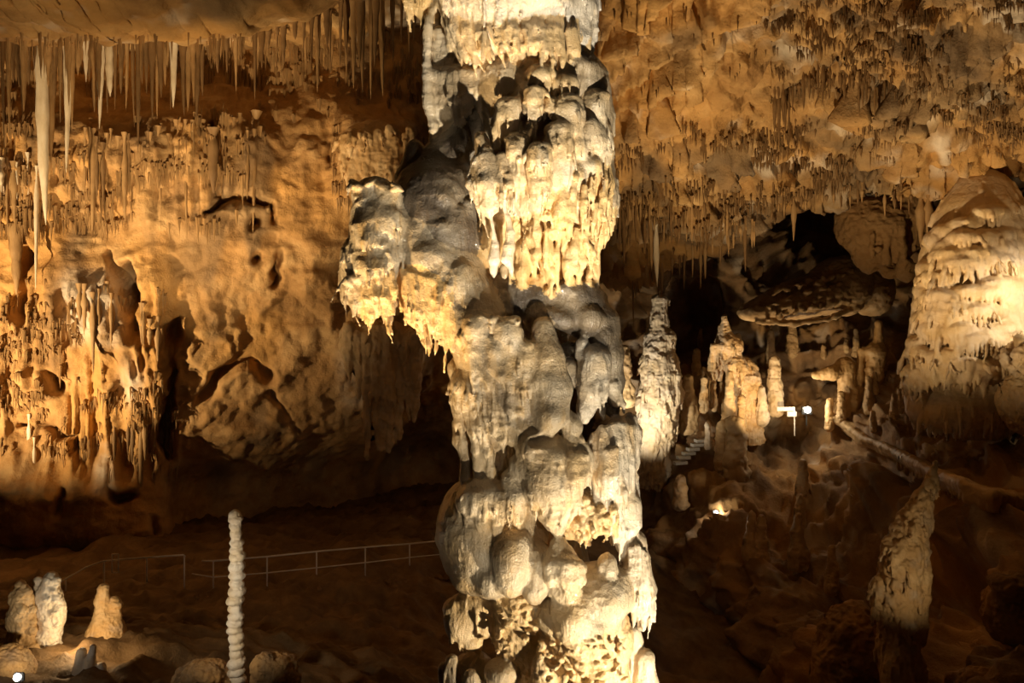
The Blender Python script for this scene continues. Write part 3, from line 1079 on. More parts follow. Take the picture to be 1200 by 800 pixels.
    # tints: ochre staining with bounce glow, grey mud film with painted shade, bleached patches
    nz = fbm(v, 1 / 38., 4, 61)
    och = sstep(-.05, .45, fbm(v, 1 / 60., 3, 71) + .12) * .55
    for nm, a in (('golden_bell', .8), ('lobe_drapery', .75), ('shoulder_drapery', .8), ('honeycomb_underside', .7), ('hanging_curtain', .85), ('honeycomb_base', .55), ('left_nub', .6), ('dripping_leg', .35), ('middle_mass', .4), ('upper_drapery', .5), ('bulbous_dome', .3), ('upper_tier', .25), ('left_foot', .5)):  # underside parts: gold of bounced and shining-through light put into the ochre
        och = np.where(of(nm), a + .35 * nz, och)
    streak = sstep(.05, .5, fbm(warp, (1 / 16., 1 / 16., 1 / 70.), 3, 63))
    och = np.maximum(och, .75 * streak * of('diagonal_arm', 'middle_mass', 'centre_wedge', 'grey_pillar', 'dripping_leg', 'crusted_knob', 'crusted_knobs', 'left_lobe', 'stalagmite_knob', 'stalagmite_knobs', 'shield_drapery', 'lower_lobes', 'fluted_block'))
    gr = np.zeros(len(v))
    for nm, a in (('shoulder', .85), ('arch', .8), ('shield', .36), ('grey_drape_plate', .32), ('grey_pillar', .36), ('bulbous_dome', .42), ('diagonal_arm', .42), ('lower_lobes', .36), ('pointed_cone', .3), ('stalagmite_knobs', .12), ('stalagmite_knob', .08), ('crusted_knob', .2), ('crusted_knobs', .22), ('middle_mass', .32), ('left_lobe', .1), ('dripping_leg', .3), ('centre_wedge', .32), ('lower_bulge', .26), ('upper_tier', .26), ('shield_drapery', .3), ('left_foot', .4), ('curtain_edge', .2), ('crystal_crust', .15), ('arch_knob', .15)):  # shoulder and arch: shade above the low lamps painted in as grey
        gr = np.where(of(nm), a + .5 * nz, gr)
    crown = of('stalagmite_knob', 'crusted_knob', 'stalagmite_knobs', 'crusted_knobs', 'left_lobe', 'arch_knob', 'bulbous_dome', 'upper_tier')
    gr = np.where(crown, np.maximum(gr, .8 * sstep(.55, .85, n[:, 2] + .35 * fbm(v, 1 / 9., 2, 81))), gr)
    pale = np.where(of('fluted_block', 'right_pillar', 'fin', 'upper_tier', 'right_foot', 'arch_knob'), .35 + .5 * nz, 0)
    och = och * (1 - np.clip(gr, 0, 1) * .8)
    foot = W(650, 900, 8.0)
    root = empty('dripstone_formation', foot, 'huge wet cream dripstone formation of knobs, draperies and bulging lobes, in the centre', 'dripstone')
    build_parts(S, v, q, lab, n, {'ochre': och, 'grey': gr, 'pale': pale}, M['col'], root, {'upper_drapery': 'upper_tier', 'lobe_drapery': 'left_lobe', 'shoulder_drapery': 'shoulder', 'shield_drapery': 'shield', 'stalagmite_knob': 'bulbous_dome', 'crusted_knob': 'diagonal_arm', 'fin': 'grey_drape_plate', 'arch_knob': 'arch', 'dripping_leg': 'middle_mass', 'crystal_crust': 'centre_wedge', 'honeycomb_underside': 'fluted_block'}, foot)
    return root


build_column()

# ------------------------------------------------------------------ the cave shell: walls, ceiling, floor
def box_mask(U, V, u0, u1, v0, v1, s=20):
    return sstep(u0 - s, u0 + s, U) * (1 - sstep(u1 - s, u1 + s, U)) * sstep(v0 - s, v0 + s, V) * (1 - sstep(v1 - s, v1 + s, V))


def crackle(P, s, seed):
    f1, f2, c = worley(P, s, seed)
    return f2 - f1, c


def cleft(P, U, V, pts, w, dep, seed=41):
    """ragged dark fissure along a polyline"""
    wob = np.stack([U, V, U * 0], -1)
    du = 9 * fbm(wob, 1 / 26., 4, seed)
    dv = 9 * fbm(wob, 1 / 26., 4, seed + 2)
    D = poly_dist(U + du, V + dv, pts)
    ww = w * (.45 + .75 * sstep(-.5, .5, fbm(wob, 1 / 30., 2, seed + 5)))
    on = sstep(-.45, .05, noise(wob, 1 / 34., seed + 7))
    return dep * on * np.exp(-(D / ww) ** 2)


def wall_left_disp(P, U, V, N):
    d = .75 * fbm(P, .16, 4, 1) + .18 * ridge(P, .5, 3, 2) + .16 * fbm(P, 1.3, 3, 4) + .05 * ridge(P, 3.0, 2, 6)
    e, c = crackle(P, (.45, .45, .6), 3)
    d += .16 * c * sstep(.0, .25, e)
    e, c = crackle(P, (1.1, 1.1, 1.6), 13)
    d += .10 * c * sstep(.0, .3, e)
    # calcite flutes hanging down the upper and left part of the wall
    fl = ridge(P, (1.5, 1.5, .10), 2, 8) + .6 * ridge(P, (3.6, 3.6, .22), 1, 9)
    zone = np.maximum.reduce([box_mask(U, V, -160, 300, 120, 260, 30), box_mask(U, V, -160, 210, 330, 560, 30) * .9,
                              box_mask(U, V, 390, 560, 120, 240, 20) * .7, box_mask(U, V, 400, 520, 380, 470, 20), box_mask(U, V, 60, 200, 480, 560, 20)])
    zone = zone * sstep(-.5, .3, noise(P, .22, 12))
    d += .30 * fl * zone
    # recess above the flutes (behind the hanging stalactites), overhanging bulge below it
    d -= .6 * box_mask(U, V, -200, 560, -80, 120, 35)
    d += .5 * box_mask(U, V, 60, 300, 140, 210, 30)
    d += .9 * box_mask(U, V, 70, 190, 310, 400, 30) + .6 * box_mask(U, V, -60, 60, 330, 480, 30) + .6 * box_mask(U, V, 120, 200, 380, 500, 20)
    d += 1.0 * box_mask(U, V, 0, 200, 560, 640, 25) - 2.2 * box_mask(U, V, 200, 560, 540, 700, 40)
    d -= 1.6 * box_mask(U, V, 465, 560, 470, 600, 25)
    d += 1.2 * box_mask(U, V, 395, 490, 140, 235, 20)
    # shadowed clefts
    for pts, w, dep in [([(385, 110), (390, 195)], 6, 2.2), ([(318, 240), (325, 300), (322, 340)], 3, 1.6), ([(297, 258), (303, 275), (298, 305)], 5, 1.6),
                        ([(30, 290), (25, 370)], 5, 2.0), ([(128, 300), (150, 340), (165, 385), (185, 390)], 6, 2.0), ([(158, 310), (160, 350)], 8, 2.0),
                        ([(78, 345), (82, 395)], 5, 1.8), ([(205, 380), (200, 440), (195, 500), (200, 560)], 6, 2.4), ([(240, 465), (255, 445), (292, 425), (312, 440)], 5, 1.3),
                        ([(315, 465), (350, 505)], 3, 1.0), ([(20, 502), (85, 512), (92, 560)], 4, 1.5), ([(85, 520), (70, 600)], 4, 1.4), ([(110, 575), (140, 585), (175, 578), (178, 620)], 4, 1.4),
                        ([(240, 250), (275, 232), (312, 240)], 4, 1.0), ([(52, 440), (66, 452)], 6, 1.3), ([(255, 150), (262, 230)], 4, 1.0), ([(470, 540), (475, 470), (498, 440)], 5, 1.5)]:
        d -= cleft(P, U, V, pts, w * 1.1, dep * .9)
    return d, zone


def wall_left_tint(P, U, V, d):
    n = fbm(P, .35, 4, 51)
    och = .45 * sstep(-.2, .4, n) * (1 - sstep(.2, .6, noise(P, .5, 58)))
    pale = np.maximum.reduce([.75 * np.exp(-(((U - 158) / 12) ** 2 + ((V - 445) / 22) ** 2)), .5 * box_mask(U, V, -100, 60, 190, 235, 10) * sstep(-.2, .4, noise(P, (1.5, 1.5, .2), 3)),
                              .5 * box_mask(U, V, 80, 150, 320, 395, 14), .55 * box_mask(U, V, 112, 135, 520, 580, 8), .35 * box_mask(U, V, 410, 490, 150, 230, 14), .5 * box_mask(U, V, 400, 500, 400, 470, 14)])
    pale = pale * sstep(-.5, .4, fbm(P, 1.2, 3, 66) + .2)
    gr = .55 * sstep(.1, .5, fbm(P, (.5, .5, .2), 3, 77))
    return {'ochre': och, 'pale': pale, 'grey': gr}


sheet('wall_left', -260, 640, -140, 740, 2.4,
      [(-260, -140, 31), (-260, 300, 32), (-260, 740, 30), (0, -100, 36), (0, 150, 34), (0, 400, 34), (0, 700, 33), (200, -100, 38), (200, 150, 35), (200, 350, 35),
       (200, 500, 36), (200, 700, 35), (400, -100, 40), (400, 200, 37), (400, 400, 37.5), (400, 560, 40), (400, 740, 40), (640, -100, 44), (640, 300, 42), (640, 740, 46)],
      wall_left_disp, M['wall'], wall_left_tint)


def ceil_left_disp(P, U, V, N):
    d = .9 * fbm(P, .2, 4, 101) + .35 * ridge(P, (.6, .4, .6), 3, 102) + .16 * fbm(P, 1.8, 3, 103)
    e, c = crackle(P, (.6, .5, .8), 105)
    d += .22 * c * sstep(0, .25, e)
    return d, None


def ceil_tint(P, U, V, d):
    n = fbm(P, .3, 4, 151)
    dark = sstep(-.05, .3, fbm(P, (.4, .25, .6), 4, 153))
    return {'ochre': .4 * sstep(-.2, .4, n), 'grey': .6 * dark, 'pale': .35 * sstep(.25, .6, fbm(P, .8, 3, 155))}


# ceiling lip on the upper left: comes over the camera side and ends in a ragged rim
def lip_v(u):
    return np.interp(u, [-260, 0, 60, 120, 200, 260, 330, 400, 520, 660], [58, 48, 52, 46, 42, 38, 18, -10, -40, -50])


def ceiling_lip():
    u = np.arange(-260, 662, 2.5, dtype=np.float32)
    t = np.linspace(0, 1, 180, dtype=np.float32)
    U, T = np.meshgrid(u, t, indexing='ij')
    edge = lip_v(U) + 5 * noise(np.stack([U * .03, T * 0, T * 0], -1), 1, 5) + 3 * noise(np.stack([U * .12, T * 0, T * 0], -1), 1, 6)
    low = np.clip(T / .8, 0, 1)
    Yb = 10 + low * 18 + np.clip((T - .8) / .2, 0, 1) * 15
    zt = (HOR - edge) / FPX * 28.0
    Z = zt + (1 - low) ** 1.3 * 3.4 + sstep(.78, .9, T) ** 1.2 * 2.2
    X = (U - 600) / FPX * 28.0 * (.86 + .14 * low)
    P = np.stack([X, Yb, Z], -1)
    N = grid_normals(P)
    N[..., 2] = np.where(True, N[..., 2], 0)
    N = np.where(N[..., 2:3] > 0, -N, N)
    d, _ = ceil_left_disp(P, U, T, N)
    P2 = P + N * (d * (1 - .5 * sstep(.6, .8, T)))[..., None]
    q = grid_quads(*U.shape)
    me = mesh_np('ceiling_left', P2.reshape(-1, 3), q)
    for k, a in ceil_tint(P2, U, U, d).items():
        attr(me, k, np.clip(a, 0, 1).ravel())
    tag(link('ceiling_left', me, M['ceil']), kind='structure')
    SHELLS.append((P2.reshape(-1, 3), q))


ceiling_lip()


def rim_v(u):
    return np.interp(u, [620, 700, 760, 800, 860, 900, 930, 960, 1000, 1060, 1130, 1170, 1220, 1420], [345, 335, 330, 305, 275, 250, 238, 234, 231, 240, 234, 215, 205, 190])


def ceiling_right():
    """great tilted slab of ceiling on the right, ending in a rim above the back chamber"""
    u = np.arange(600, 1421, 2.2, dtype=np.float32)
    t = np.linspace(0, 1, 225, dtype=np.float32)
    U, T = np.meshgrid(u, t, indexing='ij')
    edge = rim_v(U) + 4 * noise(np.stack([U * .04, T * 0, T * 0], -1), 1, 15) + 2.5 * noise(np.stack([U * .15, T * 0, T * 0], -1), 1, 16)
    low = np.clip(T / .9, 0, 1)
    Vp = -200 + (edge + 200) * low
    Yr = np.interp(U, [600, 700, 860, 960, 1200, 1420], [40, 39, 37, 36, 31, 27])
    Yn = np.interp(U, [600, 900, 1420], [19, 18, 15])
    Yy = Yn + (Yr - Yn) * low ** 1.15 + sstep(.9, 1, T) * 5
    X = (U - 600) / FPX * (Yn + (Yr - Yn) * low ** 1.15)
    Z = (HOR - Vp) / FPX * (Yn + (Yr - Yn) * low ** 1.15) + sstep(.9, 1, T) * 4.0
    P = np.stack([X, Yy, Z], -1)
    N = grid_normals(P)
    N = np.where(N[..., 2:3] > 0, -N, N)
    V = Vp
    d = .9 * fbm(P, .15, 4, 201) + .30 * ridge(P, (.5, .3, .5), 3, 202) + .24 * fbm(P, 1.4, 3, 203) + .10 * ridge(P, 3.0, 2, 204)
    e, c = crackle(P, (1.2, 1.0, 1.8), 223)
    d += .26 * c * sstep(0, .2, e)
    # tilted rock strata: steps running from lower left to upper right
    rot = P[..., 0] * .55 + P[..., 2] * -1.0 + .8 * fbm(P, .3, 3, 207)
    st = rot * 1.1
    saw = (st - np.floor(st))
    d += .85 * saw * sstep(-.3, .3, noise(P, .2, 209))
    e, c = crackle(P, (.35, .5, .6), 211)
    d += .55 * c * sstep(0, .15, e)
    # little stalactite-studded bands
    band = np.maximum.reduce([box_mask(U, V, 900, 1300, -20, 150, 30) * sstep(-.2, .3, (U - 900) * .35 - (V - 60) + 30), box_mask(U, V, 690, 900, 215, 300, 20), box_mask(U, V, 740, 1040, 165, 225, 20)])
    d += .25 * ridge(P, (2.2, 2.2, .6), 2, 213) * band
    for pts, w, dep in [([(735, 95), (790, 60), (822, 5)], 7, .9), ([(815, 10), (830, 60)], 4, .6), ([(720, 110), (760, 120)], 8, .7), ([(905, 130), (960, 95)], 6, .8), ([(1030, 218), (1055, 222)], 3, .8), ([(730, 232), (775, 238)], 4, .8)]:
        d -= cleft(P, U, V, pts, w, dep)
    P2 = P + N * d[..., None]
    q = grid_quads(*U.shape)
    me = mesh_np('ceiling_right', P2.reshape(-1, 3), q)
    tn = ceil_tint(P2, U, V, d)
    tn['grey'] = np.maximum(tn['grey'], .75 * band * sstep(-.3, .3, fbm(P, .7, 3, 217)))
    tn['pale'] = np.maximum(tn['pale'], .6 * box_mask(U, V, 1090, 1130, 160, 215, 10) * sstep(-.2, .4, noise(P, (2, 2, .2), 219)))
    for k, a in tn.items():
        attr(me, k, np.clip(a, 0, 1).ravel())
    tag(link('ceiling_right', me, M['ceil']), kind='structure')
    SHELLS.append((P2.reshape(-1, 3), q))


ceiling_right()


def back_disp(P, U, V, N):
    d = 2.0 * fbm(P, .12, 4, 301) + .8 * ridge(P, .35, 3, 302) + .4 * ridge(P, (1.1, 1.1, .7), 2, 304) + .3 * fbm(P, 1.4, 3, 303)
    e, c = crackle(P, (.8, .8, 1.0), 315)
    d += .45 * c * sstep(0, .3, e)
    e, c = crackle(P, (.3, .3, .5), 305)
    d += .8 * c * sstep(0, .3, e)
    saw = P[..., 2] * .8 + .6 * fbm(P, .25, 2, 307)
    d += .5 * (saw - np.floor(saw)) * sstep(-.2, .4, noise(P, .15, 309))
    d -= 4 * box_mask(U, V, 920, 1000, 230, 290, 14) + 3.5 * box_mask(U, V, 795, 840, 335, 410, 10)
    return d, None


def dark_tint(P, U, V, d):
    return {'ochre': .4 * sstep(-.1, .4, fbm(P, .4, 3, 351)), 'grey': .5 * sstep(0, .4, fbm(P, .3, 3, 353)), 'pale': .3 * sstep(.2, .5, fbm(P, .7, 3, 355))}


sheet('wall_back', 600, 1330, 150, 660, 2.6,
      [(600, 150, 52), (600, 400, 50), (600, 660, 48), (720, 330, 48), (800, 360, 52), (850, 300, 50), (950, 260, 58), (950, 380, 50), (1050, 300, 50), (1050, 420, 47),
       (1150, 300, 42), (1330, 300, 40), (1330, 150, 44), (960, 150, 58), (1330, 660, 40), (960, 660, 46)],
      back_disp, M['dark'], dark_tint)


def slope_disp(P, U, V, N):
    d = 1.1 * fbm(P, .18, 4, 401) + .5 * ridge(P, .4, 3, 402) + .28 * ridge(P, 1.2, 2, 404) + .22 * fbm(P, 1.8, 3, 403)
    e, c = crackle(P, (.9, .9, 1.1), 415)
    d += .32 * c * sstep(0, .25, e)
    e, c = crackle(P, (.35, .35, .4), 405)
    d += .6 * c * sstep(0, .3, e)
    fl = ridge(P, (.9, .9, .1), 2, 407)
    d += .45 * fl * box_mask(U, V, 770, 960, 600, 760, 30)
    # undercut below the draped ledge, pit mouth, dark pockets
    d -= 1.6 * np.exp(-(poly_dist(U, V, [(1000, 525), (1060, 545)]) / 14) ** 2)
    d -= 2.2 * box_mask(U, V, 1090, 1160, 660, 720, 16) + 1.5 * box_mask(U, V, 900, 1020, 590, 700, 30)
    d += 1.0 * box_mask(U, V, 1110, 1200, 580, 660, 20)
    for pts, w, dep in [([(1160, 670), (1150, 720), (1165, 740)], 8, 1.2), ([(960, 770), (950, 730), (990, 700)], 7, 1.0), ([(880, 600), (960, 598)], 4, .8)]:
        d -= cleft(P, U, V, pts, w, dep)
    return d, None


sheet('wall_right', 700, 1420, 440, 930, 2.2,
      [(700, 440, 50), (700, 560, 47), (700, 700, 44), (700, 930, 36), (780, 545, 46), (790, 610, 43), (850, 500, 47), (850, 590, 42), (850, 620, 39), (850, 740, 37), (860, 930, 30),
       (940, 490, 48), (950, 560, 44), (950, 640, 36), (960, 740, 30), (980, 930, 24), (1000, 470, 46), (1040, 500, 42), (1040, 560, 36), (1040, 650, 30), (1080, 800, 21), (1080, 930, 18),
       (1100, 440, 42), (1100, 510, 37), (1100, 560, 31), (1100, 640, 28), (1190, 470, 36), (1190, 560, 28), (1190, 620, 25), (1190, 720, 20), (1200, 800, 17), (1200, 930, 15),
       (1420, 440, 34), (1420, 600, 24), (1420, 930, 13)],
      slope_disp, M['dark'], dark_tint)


def floor_mesh():
    ctrl = []
    for u, v, Y in [(45, 752, 17), (125, 750, 17), (240, 745, 19), (170, 760, 18), (0, 800, 14.8), (160, 795, 15.6), (330, 795, 16.5), (277, 860, 15), (400, 870, 15), (-150, 760, 17),
                    (300, 765, 22), (450, 770, 22), (150, 712, 25), (0, 715, 25), (-150, 700, 27),
                    (75, 697, 27), (122, 692, 27), (217, 691, 27), (250, 694, 27), (371, 683, 28.5), (480, 671, 31), (560, 662, 33), (-100, 640, 34), (100, 632, 34), (300, 625, 36), (480, 612, 38), (620, 600, 40)]:
        p = W(u, v, Y)
        ctrl.append((p.x * 10, p.y * 10, p.z))
    for x, y, z in [(0, 8, -5.7), (-4, 8, -6.2), (4, 8, -6.4), (0, 2, -5.0), (-8, 2, -5.5), (8, 2, -6), (-14, 8, -6.5), (12, 8, -8), (2, 14, -8.5), (6, 18, -10), (4, 24, -13), (4, 32, -14), (8, 40, -14), (14, 30, -15),
                    (20, 14, -9), (30, 30, -12), (30, 48, -12), (-30, 20, -8), (-34, 34, -9), (8, 52, -12), (-4, 40, -11)]:
        ctrl.append((x * 10, y * 10, z))
    f = tps(ctrl)
    yy = [1.0]
    while yy[-1] < 52:
        yy.append(yy[-1] + float(np.interp(yy[-1], [1, 11, 13, 20, 30], [.35, .3, .08, .10, .28])))
    xx = np.concatenate([np.arange(-34, -16, .2), np.arange(-16, 0, .1), np.arange(0, 32, .2)])
    X, Y = np.meshgrid(xx.astype(np.float32), np.array(yy, np.float32), indexing='ij')
    Z = f(X * 10, Y * 10).astype(np.float32)
    P = np.stack([X, Y, Z], -1)
    e, c = crackle(P, (.9, .9, .2), 507)
    Z = Z + .35 * fbm(P, .3, 4, 501) + .22 * ridge(P, .8, 3, 503) + .12 * fbm(P, 2.4, 3, 505) + .16 * c * sstep(0, .25, e)
    e, c = crackle(P, (2.6, 2.6, .2), 517)
    Z = Z + .07 * c * sstep(0, .25, e) + .05 * ridge(P, 4.0, 2, 519)
    P[..., 2] = Z
    q = grid_quads(*X.shape)
    me = mesh_np('floor', P.reshape(-1, 3), q)
    tag(link('floor', me, M['floor']), kind='structure')
    SHELLS.append((P.reshape(-1, 3), q))


floor_mesh()

# one search tree over the shell, to find what a pixel's ray meets
_v = np.concatenate([s[0] for s in SHELLS])
_o = np.cumsum([0] + [len(s[0]) for s in SHELLS])
_q = np.concatenate([s[1] + o for s, o in zip(SHELLS, _o)])
_q = np.concatenate([_q[:, :3], _q[:, [0, 2, 3]]])
BVH = BVHTree.FromPolygons(_v.tolist(), _q.tolist(), all_triangles=True)
ORI = Vector((0, 0, 0))


def hit(u, v, fallback=30.0):
    r = W(u, v, 1.0).normalized()
    loc, nor, idx, dist = BVH.ray_cast(ORI, r)
    return loc if loc is not None else W(u, v, fallback)


def hit_n(u, v):
    """hit point and the facing normal's upward component"""
    r = W(u, v, 1.0).normalized()
    loc, nor, idx, dist = BVH.ray_cast(ORI, r)
    if loc is None:
        return W(u, v, 30.0), 0.0
    return loc, (-nor.z if nor.dot(r) > 0 else nor.z)


def roof(x, y, z):
    """the rock straight above a point"""
    loc, nor, idx, dist = BVH.ray_cast(Vector((x, y, z)), Vector((0, 0, 1)))
    return loc


def ground(x, y, z=0.0):
    loc, nor, idx, dist = BVH.ray_cast(Vector((x, y, z)), Vector((0, 0, -1)))
    return loc

# ------------------------------------------------------------------ stalactites
RS = random.Random(77)


def stalactite_mesh(L, r, embed, sides=8, rings=13, blunt=0.0, rnd=RS, flare=True):
    """tapering dripstone, root at the local origin, hanging down to -L"""
    vs, fs = [], []
    ph = [rnd.uniform(0, 6.28) for _ in range(4)]
    bend = rnd.uniform(-.02, .02) * L
    a1, a2 = rnd.uniform(.05, .16), rnd.uniform(.04, .12)
    zs = [embed] + [-L * (i / (rings - 1)) for i in range(rings)]
    for i, z in enumerate(zs):
        t = max(0.0, -z / L)
        prof = (1 - t) ** .62 * (1 - blunt) + blunt * (1 - t ** 6)
        prof = max(prof, .05) * (1 + a1 * math.sin(9 * t + ph[0]) + a2 * math.sin(23 * t + ph[1]))
        if i == 0:
            prof *= .8
        elif not flare and t < .22:
            prof *= .3 + .7 * t / .22
        elif t < .10 and flare:
            prof *= 1 + (.10 - t) * 2.5
        for k in range(sides):
            a = 2 * math.pi * k / sides
            q = r * prof * (1 + .16 * math.sin(3 * a + ph[2]) + .1 * math.sin(2 * a + ph[3] + 4 * t))
            vs.append((math.cos(a) * q + bend * t * t, math.sin(a) * q, z))
    n = len(zs)
    for i in range(n - 1):
        for k in range(sides):
            k2 = (k + 1) % sides
            fs.append((i * sides + k, i * sides + k2, (i + 1) * sides + k2, (i + 1) * sides + k))
    vs.append((bend, 0, -L * 1.01))
    tip = len(vs) - 1
    for k in range(sides):
        fs.append(((n - 1) * sides + k, (n - 1) * sides + (k + 1) % sides, tip))
    return vs, fs


def stal_object(root, L, r, mat, label, group=None, embed=.25, blunt=0.0, sides=8, name='stalactite', rings=13, cat='stalactite', flare=True):
    vs, fs = stalactite_mesh(L, r, embed, sides, rings, blunt, flare=flare)
    me = bpy.data.meshes.new(name)
    me.from_pydata(vs, [], [f[::-1] for f in fs])
    me.polygons.foreach_set('use_smooth', [True] * len(me.polygons))
    o = link(name, me, mat)
    o.location = root
    return tag(o, label, cat, group)


def hang(u, v_tip, Y, r_px, mat, label, group=None, blunt=0.0, maxlen=None, sides=8, visible_top=None):
    """stalactite whose tip shows at pixel (u, v_tip), distance Y, rooted in the rock above it"""
    tip = W(u, v_tip, Y)
    top = roof(tip.x, tip.y, tip.z)
    if top is None or top.z - tip.z < .1 or top.z - tip.z > 14:
        return None
    return stal_object(top, top.z - tip.z, r_px / FPX * Y, mat, label, group, .3, blunt, sides)


def stick(u, v_top, v_tip, r_px, mat, label, group=None, out=.15, blunt=0.0, sides=8):
    """stalactite rooted where the ray through its visible top meets the rock"""
    p, up = hit_n(u, v_top)
    for tr in range(8):
        if up < .15:
            break
        p, up = hit_n(u + (tr % 3 - 1) * 2, v_top + 3 * (tr + 1))
    k = (p.y + r_px / FPX * p.y * .15) / p.y
    p = p * k
    return stal_object(p, (v_tip - v_top) / FPX * p.y, r_px / FPX * p.y, mat, label, group, .35, blunt, sides, flare=False)


def fringe(n, u0, u1, vfun, Lr, rr, mats, label, group, mode='stick', Yr=None, seed=1):
    rnd = random.Random(seed)
    for i in range(n):
        u = u0 + (u1 - u0) * (i + rnd.uniform(.1, .9)) / n
        L = rnd.uniform(*Lr) * (1 if rnd.random() < .8 else 1.5)
        r = rnd.uniform(*rr)
        m = M[rnd.choice(mats)]
        v = vfun(u) + rnd.uniform(-5, 5)
        if mode == 'stick':
            stick(u, v, v + L, r, m, label, group)
        else:
            hang(u, v + L, rnd.uniform(*Yr), r, m, label, group)


# single ones that stand out, upper left
hang(118, 150, 30.0, 4.5, M['tite_pale'], 'long white needle stalactite, the longest white one at upper left')
hang(128, 113, 30.2, 5, M['tite_pale'], 'short blunt white stalactite just right of the long white needle', None, .7)
hang(204, 126, 30.5, 5, M['tite_pale'], 'thin white stalactite hanging alone, right of the upper left cluster')
hang(80, 201, 31.5, 5.5, M['tite_pale'], 'pale tapering stalactite left of the long white needle, right of the thick tan one')
hang(100, 96, 30.0, 3.5, M['tite_pale'], 'thin pale stalactite immediately left of the long white needle')
hang(110, 120, 30.4, 4, M['tite'], 'slim tan stalactite squeezed against the long white needle')
hang(50, 262, 32.0, 7.5, M['tite_pale'], 'thick cream stalactite reaching far down at upper left', None, .6, sides=12)
hang(61, 190, 32.3, 6, M['tite'], 'brown stalactite partly behind the thick cream one')
hang(28, 130, 31.0, 5, M['tite'], 'brown tapering stalactite near the left edge above the cream curtain')
hang(193, 100, 30.6, 4, M['tite'], 'small tan stalactite left of the lone thin white stalactite')
hang(216, 88, 30.4, 3.5, M['tite'], 'small tan stalactite right of the lone thin white stalactite')
hang(421, 75, 31.0, 6, M['tite'], 'thick dark brown stalactite hanging left of the central formation')
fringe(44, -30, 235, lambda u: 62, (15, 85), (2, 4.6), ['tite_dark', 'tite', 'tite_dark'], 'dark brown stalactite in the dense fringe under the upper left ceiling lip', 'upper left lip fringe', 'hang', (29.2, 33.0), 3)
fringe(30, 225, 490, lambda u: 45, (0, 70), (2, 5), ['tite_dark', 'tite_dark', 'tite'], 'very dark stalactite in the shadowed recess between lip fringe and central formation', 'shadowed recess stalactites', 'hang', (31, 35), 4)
fringe(32, 95, 310, lambda u: np.interp(u, [95, 150, 240, 310], [165, 148, 150, 135]), (25, 80), (2.2, 4.6), ['tite', 'tite', 'tite_dark'], 'ochre stalactite in the row hanging down the middle of the left wall', 'middle left wall stalactites', seed=6)
fringe(14, -30, 45, lambda u: np.interp(u, [-30, 45], [185, 195]), (30, 90), (2.5, 5.5), ['tite', 'tite_pale', 'tite'], 'tan stalactite in the curtain at the left edge of the left wall', 'left edge curtain stalactites', seed=7)
stick(112, 158, 268, 6, M['tite'], 'long ochre stalactite at the left end of the middle wall row')
stick(238, 150, 242, 5, M['tite'], 'long thin ochre stalactite below the lone white one')
stick(250, 160, 226, 9, M['tite_dark'], 'broad dark stalactite beside the long thin ochre one on the left wall', None, .5)
stick(302, 128, 216, 10, M['tite'], 'broad ochre drape-like stalactite left of the dark vertical cleft')
stick(20, 252, 345, 9, M['tite'], 'thick ochre stalactite low at the left edge, over a shadowed cleft')
stick(34, 495, 540, 2.6, M['tite_pale'], 'small cream stalactite low on the left wall, upper of two')
stick(42, 510, 555, 2.6, M['tite_pale'], 'small cream stalactite low on the left wall, lower of two')
fringe(14, 90, 195, lambda u: np.interp(u, [90, 140, 195], [338, 335, 385]), (20, 60), (3, 5), ['tite', 'tite'], 'short ochre drip below the cream bosses of the left wall', 'drips on the left wall bosses', seed=9)
fringe(10, 130, 205, lambda u: 500, (20, 60), (3, 5), ['tite', 'tite_dark'], 'brown drip on the dim lower left wall', 'dim lower wall drips', seed=10)

# right-hand ceiling
fringe(46, 700, 868, lambda u: np.interp(u, [700, 780, 868], [236, 243, 238]), (12, 46), (1.3, 2.6), ['tite', 'tite_dark', 'tite_dark'], 'thin brown stalactite in the dense comb right of the central formation', 'dense comb on the right ceiling', seed=21)
fringe(26, 860, 1075, lambda u: rim_v(u) - 7, (6, 22), (1.4, 2.8), ['tite', 'tite', 'tite_dark'], 'short tan stalactite on the rim above the dark back chamber', 'rim of the right ceiling', seed=22)
fringe(18, 735, 880, lambda u: np.interp(u, [735, 800, 880], [318, 296, 262]), (10, 40), (1.4, 3), ['tite', 'tite_dark'], 'brown stalactite along the sloping lower edge of the right ceiling', 'sloping edge of the right ceiling', seed=23)
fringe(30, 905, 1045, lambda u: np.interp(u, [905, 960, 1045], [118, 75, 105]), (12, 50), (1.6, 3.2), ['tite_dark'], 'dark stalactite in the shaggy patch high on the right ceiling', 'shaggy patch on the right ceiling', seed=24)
stick(769, 266, 336, 4.5, M['tite_pale'], 'long pale stalactite pointing at the lit stalagmite beside the central formation')
stick(763, 262, 318, 3, M['tite'], 'thin tan stalactite left of the long pale one by the central formation')
stick(733, 250, 310, 3.2, M['tite_dark'], 'long dark needle stalactite right beside the central formation')
stick(930, 236, 282, 4, M['tite'], 'long tan stalactite at the left corner of the dark chamber opening')
for (u, a, b, r) in [(1079, 236, 292, 7), (1088, 236, 280, 5), (1071, 236, 262, 4)]:
    stick(u, a - 3, b, r, M['tite'], 'golden stalactite in the small cluster left of the terraced mound', 'golden cluster by the mound')
for (u, a, b, r, n) in [(1112, 232, 250, 4, 'first'), (1122, 231, 260, 5, 'second'), (1133, 230, 268, 6, 'third'), (1147, 226, 282, 9, 'fourth')]:
    stick(u, a - 4, b, r, M['tite'], n + ' from the left of four golden stalactites over the terraced mound', 'golden row over the mound', blunt=.4)
stick(1165, 215, 262, 14, M['tite'], 'stout brown stalactite over the terraced mound, near the right edge', None, .6)


